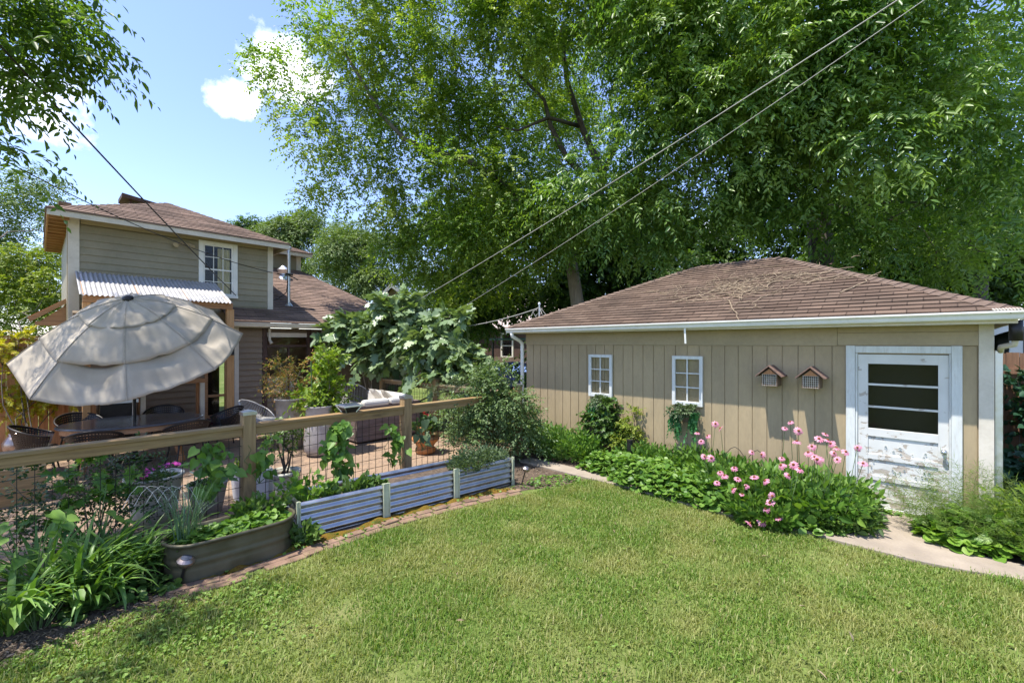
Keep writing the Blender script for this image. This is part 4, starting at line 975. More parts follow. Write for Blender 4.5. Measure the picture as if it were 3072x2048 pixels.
# ------------------------------------------------------------------ umbrella
um = thing('patio_umbrella', 'big tilted beige patio umbrella with three sagging tiers of cloth', 'umbrella', (1.22, 10.7, 0))
def m_cloth():
    m, nt = new_mat('canopy_cloth'); v = coords(nt); n1 = noise(nt, v, 2.5, 4); n2 = noise(nt, v, 160, 2)
    c = ramp(nt, n1, [(.3, (.47, .41, .325)), (.7, (.58, .515, .42))]); b = ND(nt, 'ShaderNodeBsdfPrincipled', Roughness=.9); b.inputs['Specular IOR Level'].default_value = .15
    nt.links.new(c, b.inputs['Base Color']); bn = ND(nt, 'ShaderNodeBump', Strength=.1, Distance=.002); nt.links.new(n2, bn.inputs['Height']); nt.links.new(bn.outputs[0], b.inputs['Normal'])
    t = nt.nodes.new('ShaderNodeBsdfTranslucent'); nt.links.new(c, t.inputs[0]); mx = nt.nodes.new('ShaderNodeMixShader'); mx.inputs[0].default_value = .22
    nt.links.new(b.outputs[0], mx.inputs[1]); nt.links.new(t.outputs[0], mx.inputs[2]); o = nt.nodes.new('ShaderNodeOutputMaterial'); nt.links.new(mx.outputs[0], o.inputs[0]); return m
M['cloth'] = m_cloth()
UC = Vector((1.27, 10.77, 2.13)); Up = Vector((1.63, -.43, .27)); Uq = Vector((-.30, -1.41, -.845)); Un = Vector((-.271, -.450, .851)).normalized()
HUB = UC + Un*.93 + Up*.05
def can(th, t, lift=0.0):
    rim = UC + Up*math.cos(th) + Uq*math.sin(th)
    return HUB + (rim-HUB)*t + Un*(.17*math.sin(PI*min(t, 1)**.9) + lift)
def tier(t0, t1, lift, sag0, sag1, scal, seed, name):
    m = MB(); r_ = random.Random(seed)
    for k in range(8):
        sA = sag0*(1.7 if k == 2 and t1 == 1 else r_.uniform(.5, 1.2)); sB = sag1*r_.uniform(.7, 1.3); ph = r_.uniform(0, 6)
        def fn(a, b):
            th = (k+a)*PI/4; h = math.sin(PI*a)
            t = t0 + (t1-t0+scal*h)*b
            # straight between ribs: chord instead of arc
            A_ = can(k*PI/4, t); B_ = can((k+1)*PI/4, t)
            P = A_*(1-a)+B_*a
            sg = (sA*(1-b)+sB*b)*h + .016*math.sin(a*9+b*7+ph)*h + .014*math.sin(b*13+a*3+ph)*h + .012*math.sin(a*21+ph*2+b*2)*h*b
            return P + Un*(lift - sg) + (P-(HUB+(UC-HUB)*t)).normalized()*0.0
        m.grid(fn, 14, 12)
    o = m.build(name, M['cloth'], um, smooth=True)
    sdm = o.modifiers.new('thickness', 'SOLIDIFY'); sdm.thickness = .004
    return o
tier(.0, .40, .065, .0, .03, .0, 3, 'canopy_tier')
tier(.30, .72, .03, .03, .05, .0, 5, 'canopy_tier')
tier(.66, 1.0, .0, .13, .10, -.005, 9, 'canopy_tier')
M['seam'] = m_plain('canopy_seam', (.44, .385, .305), .9)
for k in range(8):
    for (t0, t1, lf) in ((.03, .40, .068), (.31, .72, .033), (.67, 1.0, .003)):
        MB().tube([can(k*PI/4, t0+(t1-t0)*j/8, lf+.002) for j in range(9)], .0055, 5).build('seam', M['seam'], um)
for k in range(8):
    MB().tube([can(k*PI/4, t, -.02) for t in (.02, .25, .5, .75, .99)], .009, 6).build('rib', M['dark_metal'], um)
MB().tube([HUB-Un*.03, HUB+Un*.07, HUB+Un*.09, HUB+Un*.12], [.05, .085, .08, .02], 14).build('finial', M['dark_metal'], um, smooth=True)
base = Vector((1.22, 10.7, .0)); knee = Vector((1.22, 10.72, 2.0))
MB().tube([base, knee, HUB], .024, 10).build('pole', M['dark_metal'], um)
MB().tube([(1.22, 10.6, 1.28), (1.22, 10.5, 1.28), (1.22, 10.47, 1.36)], .014, 8).build('crank', M['alu'], um)
MB().lathe([(.26, 0), (.26, .04), (.06, .09), (.035, .3)], (1.22, 10.7, .012), 20, cap0=True).build('base', M['dark_metal'], um)

# ------------------------------------------------------------------ dining table and chairs
tb = thing('dining_table', 'oval dark slate topped dining table under the tilted umbrella', 'table', (1.22, 10.7, 0), -.12)
M['slate'] = m_paint('slate_top', (.13, .13, .14), .15, .18, 6, .03)
m = MB(); m.lathe([(.0, .745), (1.0, .745), (1.02, .755), (1.02, .775), (1.0, .785), (0.03, .785)], (0, 0, 0), 56, sx=1.02, sy=.8); m.build('tabletop', M['slate'], tb, local=True)
m = MB(); m.lathe([(.9, .66), (.965, .66), (.965, .744), (.9, .744)], (0, 0, 0), 48, sx=1.02, sy=.8); m.build('apron', M['cedar_x'], tb, local=True)
for sx_ in (-1, 1):
    for sy_ in (-1, 1): MB().bar((.55*sx_, .38*sy_, .7), (.68*sx_, .46*sy_, .012), .08, .08).build('leg', M['cedar'], tb, bevel=.006, local=True)

def make_chair(label):
    t = thing('woven_chair', label, 'chair', group='dark woven chairs round the dining table')
    def shell(a, b):      # a: round the back, b: up
        ph = (a-.5)*R(250); top = .60+.23*(.5+.5*math.cos(ph*1.15)); z = .43+(top-.43)*b; r_ = .235+.085*b
        return Vector((-r_*math.cos(ph)*1.0, r_*math.sin(ph)*1.08, z))
    m = MB(); nb, na = 9, 38
    for j in range(nb):
        for i in range(na):
            a0, a1 = i/na, (i+1)/na; b0, b1 = j/nb+.012, j/nb+.095
            m.add([shell(a0, b0), shell(a1, b0), shell(a1, b1), shell(a0, b1)], [(0, 1, 2, 3)])
    for i in range(na+1):
        a0 = i/na-.006; a1 = i/na+.006
        m.grid(lambda u_, v_: shell(a0+(a1-a0)*u_, v_), 1, 6)
    m.build('backrest', M['wicker'], t, local=True)
    m = MB(); m.tube([shell(i/30, 1.0) for i in range(31)], .016, 8); m.build('arm_rim', M['wicker'], t, smooth=True, local=True)
    m = MB(); m.lathe([(.0, .40), (.24, .40), (.265, .42), (.25, .445), (.0, .44)], (0, 0, 0), 28, sx=1, sy=1.05); m.build('seat', M['wicker'], t, smooth=True, local=True)
    for sx_ in (-1, 1):
        for sy_ in (-1, 1): m = MB(); m.tube([(.18*sx_, .18*sy_, .42), (.25*sx_, .25*sy_, .0)], [.017, .012], 8); m.build('leg', M['dark_metal'], t, local=True)
    return t
def dup(root, loc, rz, label):
    r_ = root.copy(); COL.objects.link(r_); r_.location = loc; r_.rotation_euler = (0, 0, rz); r_['label'] = label
    for ch_ in list(root.children):
        c_ = ch_.copy(); COL.objects.link(c_); c_.parent = r_
        for g_ in ch_.children: d_ = g_.copy(); COL.objects.link(d_); d_.parent = c_
    return r_
ch0 = make_chair('dark woven chair backing onto the railing at the near left of the table')
ch0.location = (.62, 9.72, .012); ch0.rotation_euler = (0, 0, R(80))
for (x, y, rz, lb) in ((-.02, 11.0, R(-6), 'dark woven chair seen sideways at the left end of the oval table'),
                       (.55, 11.95, R(-75), 'dark woven chair behind the oval table beside the yellow leaved maple'),
                       (1.85, 12.0, R(-100), 'dark woven chair behind the oval table to the right of the umbrella pole'),
                       (1.83, 9.75, R(100), 'dark woven chair backing onto the railing at the near right of the table'),
                       (2.72, 10.9, R(185), 'dark woven chair pulled out at the right end of the oval table')):
    dup(ch0, (x, y, .012), rz, lb)

def string_chair(label, loc, rz, s=1.0):
    t = thing('string_chair', label, 'chair', loc, rz, 'white cord lounge chairs'); t.scale = (s, s, s)
    def rim(a):
        th = 2*PI*a; return Vector((-.30*math.cos(th)-.06-.1*max(0, math.cos(th)), .40*math.sin(th), .58+.27*math.cos(th)+.0*a))
    def low(a):
        th = 2*PI*a; return Vector((.02-.10*math.cos(th), .16*math.sin(th), .33+.03*math.cos(th)))
    m = MB(); m.tube([rim(i/40) for i in range(41)], .013, 8); m.build('rim', M['string'], t, smooth=True, local=True)
    m = MB()
    for i in range(64):
        a = i/64; p, q = rim(a), low(a); mid = (p+q)/2 + Vector((-.09*math.cos(2*PI*a), .1*math.sin(2*PI*a), -.05)); m.tube([p, mid, q], .0035, 4)
    m.tube([low(i/20) for i in range(21)], .01, 6); m.build('cords', M['string'], t, local=True)
    m = MB(); m.lathe([(0, .37), (.24, .37), (.27, .40), (.25, .44), (0, .45)], (.05, 0, 0), 20); m.build('cushion', M['cushion'], t, smooth=True, local=True)
    for sx_, sy_ in ((-.22, -.2), (-.22, .2), (.28, -.22), (.28, .22)): MB().tube([(sx_*.5, sy_*.6, .36), (sx_, sy_, 0)], .011, 6).build('leg', M['string'], t, local=True)
    return t
string_chair('white cord lounge chair with a pale cushion behind the capped railing post', (3.55, 11.2, .012), R(-40), 1.05)
string_chair('white cord lounge chair by the wicker sofa below the fig leaves', (6.0, 11.7, .012), R(-105), 1.22)

# wicker sofa with cushions
sf = thing('wicker_sofa', 'brown wicker sofa with pale seat cushions seen from behind', 'sofa', (5.6, 9.4, 0))
M['wicker_b'] = m_wood('wicker_weave', (.10, .07, .062), (.27, .205, .18), 0)
m = MB(); m.box(4.72, 6.3, 9.0, 9.12, .06, .84); m.box(4.72, 4.84, 9.12, 9.85, .06, .62); m.box(6.18, 6.3, 9.12, 11.0, .06, .84); m.box(4.84, 6.18, 9.12, 9.85, .06, .4); m.box(5.45, 6.18, 9.85, 11.0, .06, .4)
for k in range(26): z = .08+k*.0295; m.box(4.7, 6.32, 8.988, 9.0, z, z+.017)
m.build('frame', M['wicker_b'], sf, bevel=.01)
for x0, x1 in ((4.88, 5.5), (5.53, 6.15)): MB().box(x0, x1, 9.15, 9.85, .41, .56).build('seat_cushion', M['cushion'], sf, bevel=.05)
for x0, x1 in ((4.86, 5.5), (5.52, 6.14)): MB().box(x0, x1, 8.97, 9.17, .80, .95).build('back_cushion', M['cushion'], sf, bevel=.055)
MB().box(5.98, 6.2, 9.25, 10.9, .56, .98).build('back_cushion', M['cushion'], sf, bevel=.06)
MB().box(5.48, 6.0, 9.9, 10.95, .41, .56).build('seat_cushion', M['cushion'], sf, bevel=.05)
def pillow(label, c, s, rz, tilt, col):
    m = MB()
    def fn(a, b):
        x, y = a*2-1, b*2-1; h = .5*(1-abs(x)**3)*(1-abs(y)**3); pin = 1-.12*(1-abs(x))*0
        return (x*s*.5*(1-.08*(1-y*y)), y*s*.5*(1-.08*(1-x*x)), h*s*.32)
    m.grid(fn, 12, 12); m.grid(lambda a, b: (lambda p: (p[0], p[1], -p[2]))(fn(a, b)), 12, 12, True)
    o = m.build('pillow', col, None, smooth=True); o.location = c; o.rotation_euler = (tilt, 0, rz); tag(o, label, 'pillow', 'scatter pillows on the wicker sofa')
pillow('plump beige pillow leaning on the sofa corner', (5.9, 9.75, .9), .44, R(75), R(50), m_plain('pillow_beige', (.46, .42, .36), .9))
pillow('pale cream pillow lying beside the beige one', (5.92, 10.3, .9), .42, R(85), R(48), M['cushion'])

# bar counter with shelves and a grill by the house wall
ba = thing('outdoor_bar', 'open wooden outdoor bar frame against the house wall behind the table', 'bar counter', (1.9, 12.5, 0))
MB().box(1.5, 2.66, 12.3, 12.75, 1.29, 1.385).build('countertop', M['cedar_x'], ba, bevel=.004)
for x, y in ((1.5, 12.3), (2.57, 12.3), (1.5, 12.66), (2.57, 12.66)): MB().box(x, x+.085, y, y+.085, .012, 1.289).build('leg', M['trim'] if y < 12.5 else M['cedar'], ba)
MB().box(1.59, 2.565, 12.32, 12.74, .32, .36).build('shelf', M['cedar_x'], ba)
gr = thing('grill_cart', 'black grill cart with a grey shelf beside the wooden bar', 'grill', (1.0, 12.5, 0))
m = MB(); m.box(.86, 1.42, 12.3, 12.8, .2, .95); m.build('cabinet', M['dark_metal'], gr, bevel=.01)
MB().box(.8, 1.44, 12.26, 12.82, 1.03, 1.16).build('lid', M['dark_metal'], gr, bevel=.03)
MB().box(.78, 1.46, 12.24, 12.84, .96, 1.025).build('shelf', M['alu'], gr)
MB().tube([(1.38, 12.22, .5), (1.38, 12.2, 1.12), (1.3, 12.2, 1.24), (1.22, 12.2, 1.2)], .03, 8).build('handle', M['alu'], gr)
for x, y in ((.7, 12.28), (.7, 12.74)): MB().box(x, x+.1, y, y+.1, .012, 1.1).build('post', M['cedar'], gr)

# ------------------------------------------------------------------ cables
def cable(name, pts, r_, mat, label, sag=0.0):
    a, b = Vector(pts[0]), Vector(pts[1]); P = []
    for i in range(41):
        t = i/40; p = a*(1-t)+b*t; p.z -= sag*4*t*(1-t); P.append(p)
    tag(MB().tube(P, r_, 6).build(name, mat, smooth=True), label, 'cable')
for c_ in CABLES: cable('power_cable', c_[:2], c_[2], M[c_[3]], c_[4], c_[5])
ms = thing('service_mast', 'short metal cable mast with insulators at the left end of the garage roof', 'mast', (8.22, 7.25, 0))
m = MB(); m.tube([(8.22, 6.82, 2.4), (8.22, 6.82, 3.12)], .02, 8); m.lathe([(.02, 0), (.04, .01), (.035, .05), (.01, .07)], (8.22, 6.82, 3.12), 10); m.build('pole', M['alu'], ms)
m = MB()
for k in range(5):
    a = k*1.3; m.tube([(8.22, 6.82, 3.08), (8.22+.12*math.cos(a), 6.82+.22*math.sin(a), 3.05-.05*k), (8.22+.06*math.cos(a+1), 6.84+.24*math.sin(a+.6), 2.85-.04*k)], .007, 5)
m.build('loose_wire', M['wire_grey'], ms)
# ------------------------------------------------------------------ foliage
M['leaf_a'] = m_leaf('leaf_shade_tree', [(.07, .14, .02), (.10, .19, .026), (.14, .24, .032), (.19, .30, .042), (.26, .36, .06)], .5, .42, patch=(.30, .37, .06), gloss=.45, pscale=.55)
M['leaf_b'] = m_leaf('leaf_drooping_tree', [(.065, .145, .032), (.09, .185, .04), (.12, .23, .048), (.16, .28, .055), (.23, .35, .075)], .48, .38, patch=(.25, .36, .07), gloss=.5, pscale=.8)
M['leaf_c'] = m_leaf('leaf_far_tree', [(.04, .085, .018), (.06, .115, .024), (.08, .15, .03), (.12, .2, .04)], .45, .5)
M['leaf_d'] = m_leaf('leaf_distant', [(.08, .13, .04), (.11, .17, .05), (.145, .21, .055), (.19, .26, .07)], .35, .55)
M['leaf_bright'] = m_leaf('leaf_bright', [(.12, .18, .025), (.17, .24, .03), (.23, .29, .035), (.30, .33, .05)], .45, .5)
M['leaf_fig'] = m_leaf('leaf_fig', [(.12, .19, .085), (.15, .225, .105), (.19, .26, .12), (.2, .3, .07)], .22, .42, gloss=.7)
M['leaf_bright2'] = m_leaf('leaf_violet', [(.09, .19, .022), (.13, .26, .03), (.18, .32, .04), (.24, .37, .06)], .38, .42, gloss=.45)
M['leaf_day'] = m_leaf('leaf_daylily', [(.08, .17, .03), (.11, .22, .036), (.15, .27, .045), (.2, .33, .07)], .3, .4, gloss=.5)
M['leaf_over'] = m_leaf('leaf_overhang', [(.06, .12, .022), (.085, .155, .028), (.11, .19, .034), (.15, .24, .045)], .55, .45)
M['leaf_rose'] = m_leaf('leaf_rose_bush', [(.07, .12, .04), (.10, .16, .055), (.14, .21, .07), (.19, .26, .1)], .3, .45)
M['leaf_dark'] = m_leaf('leaf_dark', [(.02, .055, .014), (.035, .08, .018), (.05, .105, .024), (.075, .14, .032)], .28, .42, gloss=.45)
M['leaf_mid'] = m_leaf('leaf_mid', [(.045, .095, .02), (.065, .13, .026), (.09, .165, .032), (.13, .205, .045)], .32, .45, gloss=.4)
M['leaf_lush'] = m_leaf('leaf_lush', [(.06, .14, .02), (.095, .2, .028), (.135, .25, .036), (.19, .31, .055)], .32, .45, gloss=.4)
M['leaf_lime'] = m_leaf('leaf_lime', [(.10, .18, .02), (.15, .24, .025), (.21, .30, .03), (.28, .36, .05)], .4, .4)
M['leaf_maple'] = m_leaf('leaf_yellow_maple', [(.24, .26, .02), (.34, .34, .03), (.46, .42, .04), (.5, .4, .05)], .5, .5)
M['leaf_nand'] = m_leaf('leaf_nandina', [(.13, .19, .035), (.2, .24, .045), (.48, .26, .09), (.55, .30, .12), (.17, .24, .045)], .35, .45)
M['leaf_blue'] = m_leaf('leaf_bluish', [(.02, .06, .03), (.03, .085, .045), (.045, .11, .055)], .25, .45)
M['leaf_grey'] = m_leaf('leaf_greyish', [(.06, .10, .045), (.09, .135, .06), (.12, .17, .08)], .3, .5)
M['leaf_fern'] = m_leaf('leaf_feathery', [(.17, .26, .055), (.23, .33, .075), (.29, .38, .1)], .45, .6)
M['leaf_chive'] = m_leaf('leaf_chive', [(.08, .15, .08), (.11, .19, .105), (.15, .23, .13)], .25, .45)
M['leaf_purple'] = m_leaf('leaf_purple', [(.07, .03, .045), (.12, .05, .07), (.16, .08, .1)], .25, .5)

def limb_path(a, b, wob=.12, n=7, arch=.12):
    a = Vector(a); b = Vector(b); L = (b-a).length; P = []
    ox = random.gauss(0, wob*L*.5); oy = random.gauss(0, wob*L*.5)
    for i in range(n):
        t = i/(n-1); p = a*(1-t)+b*t; k = math.sin(PI*t)
        p += Vector((ox*k, oy*k, arch*L*k)) + Vector((random.gauss(0, .02*L), random.gauss(0, .02*L), 0))*k
        P.append(p)
    return P
def tree(name, label, lobes, trunk, r0, nsp, nl, size, T, mat, bark='bark', group=None, L=.7, droop=.35, gap=None, sub=6, limbs=True, twigs=0, fork=.45, shell=(.45, 1.0), seed=0, dirup=.0, limbmat=None, extra=(), jit=.22):
    x0, y0, x1, y1, zt = trunk                  # foot, fork point
    t = thing(name, label, 'tree', (x0, y0, 0), group=group)
    P, d = lobe_bases(lobes, nsp, sub=sub, seed=seed, gap=gap, shell=shell)
    n = len(P)
    d = d + rng.normal(0, .45, (n, 3)); d[:, 2] = d[:, 2]*.6 - .1 + dirup
    LL = L*rng.uniform(.6, 1.3, n)
    lp, ld, ln_, ls = sprays(P, nrm(d), LL, nl, droop, size, jit=jit)
    V, F = leaf_arrays(T, lp, ld, ln_, ls)
    cr = np_mesh('crown', V, F, M[mat], t)
    m = MB()
    fork_p = Vector((x1, y1, zt))
    tp = [Vector((x0, y0, -.1)), Vector((x0+(x1-x0)*.3, y0+(y1-y0)*.3, zt*.35)), Vector((x0+(x1-x0)*.65, y0+(y1-y0)*.65, zt*.7)), fork_p]
    m.tube(tp, [r0*1.25, r0, r0*.88, r0*.75], 12)
    m.build('trunk', M[bark], t, smooth=True)
    if limbs:
        m = MB(); nodes = [(fork_p, r0*fork)]; main = [l for l in lobes if l[3] > .6 or len(lobes) < 8]
        for l in sorted(main, key=lambda l: (Vector(l[:3])-fork_p).length):
            c = Vector(l[:3])
            s, rs = min(nodes, key=lambda q: (q[0]-c).length + .35*(q[0]-fork_p).length)
            pth = limb_path(s, c, .16, 8, .07); r1 = max(.012, rs*.72)
            m.tube(pth, [max(.008, r1*(1-.75*i/7)) for i in range(8)], 7)
            nodes += [(pth[i], max(.012, r1*(1-.75*i/7))) for i in (2, 3, 4, 5, 6)]
            for k in range(twigs):
                dd = Vector(rdir(1, .1)[0]); i0 = random.randint(3, 7)
                m.tube(limb_path(pth[i0], c+dd*l[3]*.95, .15, 5, .05), [max(.005, r1*.25*(1-.8*i/4)) for i in range(5)], 5)
        for pth, ra in extra: m.tube(pth, [ra*(1-.7*i/(len(pth)-1)) for i in range(len(pth))], 8)
        m.build('limbs', M[limbmat or bark], t, smooth=True)
    return t

tree('shade_tree', 'tall airy shade tree with dark limbs reaching left over the house', LOBES_A, (12.75, 8.3, 12.1, 8.95, 6.2), .24, 21000, 13, .092, T_OVAL, 'leaf_a', 'bark_pale', L=.62, droop=.28, gap=(1.15, -.26), sub=7, twigs=2, seed=3, fork=.55, limbmat='bark', extra=((LIMB1, .17), (LIMB2, .12), (LIMB3, .12), (LIMB4, .1), (LIMB5, .07)))
tree('drooping_tree', 'huge dense tree with drooping leafy branches overhanging the garage roof', LOBES_B, (17.4, 2.25, 16.9, 2.6, 6.5), .42, 11500, 17, .135, T_WIDEL, 'leaf_b', 'bark', L=.95, droop=.45, gap=(1.0, -.36), sub=7, twigs=1, seed=8, fork=.4, jit=.1)
bgl = ['dark leafy tree behind the fig bush and the neighbour house', 'shaded tree standing behind the left end of the garage', 'shaded tree behind the garage hip next to the pale trunk',
       'shaded tree behind the middle of the garage ridge', 'shaded tree behind the dark trunk right of the garage ridge', 'sunlit edged tree beyond the right end of the garage roof']
for i, (lb, tr) in enumerate(zip(bgl, [(17.5, 12.5), (18.6, 9.6), (19, 7.2), (20.5, 4.6), (19.6, 2.0), (18.5, -.9)])):
    L_ = [LOBES_C0, LOBES_C1, LOBES_C2, LOBES_C3, LOBES_C4, LOBES_C5][i]
    low = [(l[0]+random.gauss(0, .6), l[1]+random.gauss(0, .8), random.uniform(1.0, 2.6), random.uniform(1.0, 1.5)) for l in L_] if i else []
    tree('background_tree', lb, L_ + low, (tr[0], tr[1], tr[0]+.2, tr[1]-.2, 4.2), .2, 5200, 12, .165, T_OVAL, 'leaf_c', group='trees standing behind the garage', L=.8, gap=(.9, -.4), sub=5, seed=20+i, fork=.35)
tree('tall_tree', 'tall hazy tree rising beyond the left end of the house', LOBES_D0, (-2.2, 23.5, -2.0, 23.5, 5), .13, 2600, 10, .14, T_DIA, 'leaf_d', L=.8, gap=(1.1, -.25), seed=31)
tree('leafy_bush', 'bright yellow green bush growing over the cedar fence beside the house', LOBES_D1, (-.2, 18.6, -.2, 18.6, 1.6), .09, 3400, 10, .10, T_OVAL, 'leaf_bright', L=.5, gap=(1.4, -.3), seed=33)
tree('distant_tree', 'rounded distant tree beyond the lower brown roof', LOBES_D2, (13.5, 35.5, 13.5, 35.5, 5), .3, 5200, 10, .2, T_DIA, 'leaf_d', L=1.0, gap=(.8, -.3), seed=35)
tree('distant_tree', 'distant tree between the round tree and the neighbour gable', LOBES_D3, (14.8, 29.5, 14.8, 29.5, 4), .25, 3800, 10, .18, T_DIA, 'leaf_d', L=.9, gap=(.9, -.3), seed=36)
tree('young_tree', 'light green tree between the neighbour gable and the shade tree', LOBES_D4, (13.4, 20.4, 13.4, 20.4, 3), .14, 2600, 10, .13, T_DIA, 'leaf_d', L=.7, gap=(1, -.3), seed=37)
tree('treetop', 'small far treetop just above the house roof', LOBES_D5, (9.8, 49, 9.8, 49, 8), .3, 900, 10, .25, T_DIA, 'leaf_c', L=1.0, seed=38)
tree('side_tree', 'sunlit tree past the grey shed at the right edge', LOBES_D6, (33, -2.5, 33, -2.5, 3), .2, 2600, 10, .15, T_DIA, 'leaf_bright', L=.8, seed=39)
# the tree whose branches hang in at the upper left
LEFT = LEFT_NEAR + [(-1.6, 5.6, 5.4, 1.0), (-2.6, 6.2, 5.8, 1.2), (-2.2, 7.6, 6.0, 1.2), (-3.4, 5.2, 6.2, 1.2), (-2.8, 7.4, 7.4, 1.4), (-1.3, 8.3, 6.6, .8), (-1.6, 7.4, 7.0, .9), (-3.6, 8.6, 6.6, 1.4), (-1.3, 9.4, 6.9, .75), (-2.2, 10.2, 7.2, 1.0), (-1.35, 11.7, 7.4, .75), (-1.2, 10.6, 7.3, .55), (-1.8, 11, 9.7, 1.0), (-.6, 11.5, 9.9, 1.1), (.3, 12, 10.3, 1.0), (0, 10.8, 9.9, .9)]
tree('overhanging_tree', 'leafy branches of a near tree hanging in at the upper left', LEFT, (-3.6, 7.0, -3.3, 6.9, 3.6), .22, 4300, 12, .095, T_WIDEL, 'leaf_over', L=.45, droop=.4, gap=(1.5, -.25), sub=5, twigs=2, seed=41, fork=.35)

# generic shrubs made of lobes or of upright stems
def bush(name, label, cat, lobes, nsp, nl, size, T, mat, L=.3, droop=.3, foot=None, gap=None, sub=4, seed=1, stem='twig', group=None, shell=(.3, 1.0), stem_r=.012, wide=1.0, parent=None):
    cx = sum(l[0] for l in lobes)/len(lobes); cy = sum(l[1] for l in lobes)/len(lobes)
    fx, fy, fz = foot or (cx, cy, 0)
    t = parent or thing(name, label, cat, (fx, fy, fz), group=group)
    P, d = lobe_bases(lobes, nsp, sub=sub, seed=seed, gap=gap, shell=shell)
    d = nrm(d + rng.normal(0, .4, d.shape) + np.array([0, 0, .15]))
    lp, ld, ln_, ls = sprays(P, d, L*rng.uniform(.6, 1.3, len(P)), nl, droop, size)
    V, F = leaf_arrays(T, lp, ld, ln_, ls, wide)
    if T is T_FIG: k_ = len(lp)//2; V, F = join_arrays([leaf_arrays(T_FIG, lp[:k_], ld[:k_], ln_[:k_], ls[:k_], wide), leaf_arrays(T_FIG2, lp[k_:], ld[k_:], ln_[k_:], ls[k_:]*rng.uniform(.6, 1.15, len(lp)-k_), wide)])
    np_mesh('foliage', V, F, M[mat], t)
    m = MB()
    for l in lobes:
        c = Vector(l[:3]); pth = limb_path((fx+random.gauss(0, .03), fy+random.gauss(0, .03), fz), c, .12, 6, .03)
        m.tube(pth, [stem_r*(1-.7*i/5) for i in range(6)], 5)
        for k in range(3): m.tube(limb_path(pth[4], c+Vector(rdir(1, .2)[0])*l[3]*.8, .1, 4, .05), [stem_r*.4]*3+[stem_r*.2], 4)
    m.build('stems', M[stem], t, smooth=True)
    return t
def stem_plant(name, label, cat, c, rx, ry, h, ns, nl, size, T, mat, lean=.25, droop=.15, z0=0, group=None, hv=.25, wide=1.0, stems=True, start=.12, parent=None, spread=.85, kind=None, dome=.45):
    t = parent or thing(name, label, cat, (c[0], c[1], z0), group=group)
    a = rng.uniform(0, 2*PI, ns); r = np.sqrt(rng.uniform(0, 1, ns)); ex = np.cos(a)*r; ey = np.sin(a)*r
    B = np.stack([c[0]+ex*rx, c[1]+ey*ry, np.full(ns, z0)], 1)
    d = np.stack([ex*lean*1.4 + rng.normal(0, lean*.5, ns), ey*lean*1.4 + rng.normal(0, lean*.5, ns), np.ones(ns)], 1)
    L = h*(1-dome*r**2)*rng.uniform(1-hv, 1+hv*.6, ns)
    lp, ld, ln_, ls = sprays(B, nrm(d), L, nl, droop, size, start=start, spread=spread, tilt=.8)
    V, F = leaf_arrays(T, lp, ld, ln_, ls, wide)
    np_mesh('foliage', V, F, M[mat], t)
    if stems:
        m = MB(); dn = nrm(d)
        for i in range(0, ns, max(1, ns//60)):
            b = Vector(B[i]); q = Vector(dn[i])*L[i]
            m.tube([b, b+q*.5+Vector((0, 0, -droop*L[i]*.25)), b+q+Vector((0, 0, -droop*L[i]))], [.004, .0035, .002], 4)
        m.build('stems', M['stem'], t)
    return t
def carpet(name, label, cat, pts, n, size, T, mat, h, parent=None, kind=None, hn=.5, up=1.0):
    """low leafy cover over an outline"""
    pts = np.array(pts); x0, y0 = pts.min(0); x1, y1 = pts.max(0)
    x = rng.uniform(x0, x1, n); y = rng.uniform(y0, y1, n); ins = np.zeros(n, bool); j = len(pts)-1
    for i in range(len(pts)):
        xi, yi = pts[i]; xj, yj = pts[j]
        ins ^= ((yi > y) != (yj > y)) & (x < (xj-xi)*(y-yi)/(yj-yi+1e-9)+xi); j = i
    x, y = x[ins], y[ins]; n = len(x)
    # distance to the outline rounds the edge down
    dd = np.full(n, 9.)
    for i in range(len(pts)):
        a = pts[i-1]; b = pts[i]; ab = b-a; tt = np.clip(((x-a[0])*ab[0]+(y-a[1])*ab[1])/(ab@ab), 0, 1)
        dd = np.minimum(dd, np.hypot(x-a[0]-tt*ab[0], y-a[1]-tt*ab[1]))
    hh = h*np.clip(dd/.22, .18, 1)**.6*(1+.35*gapnoise(np.stack([x, y, x*0], 1), 4, 3))
    z = hh*(1-.75*rng.uniform(0, 1, n)**1.6) + .01
    D = rdir(n); D[:, 2] = D[:, 2]*.35 - .1
    N = np.stack([rng.normal(0, hn, n), rng.normal(0, hn, n), np.full(n, up)], 1)
    V, F = leaf_arrays(T, np.stack([x, y, z], 1), D, nrm(N), size*rng.uniform(.55, 1.25, n))
    o = np_mesh(name if parent is None else 'foliage', V, F, M[mat], parent)
    if parent is None: tag(o, label, cat, None, kind)
    return o
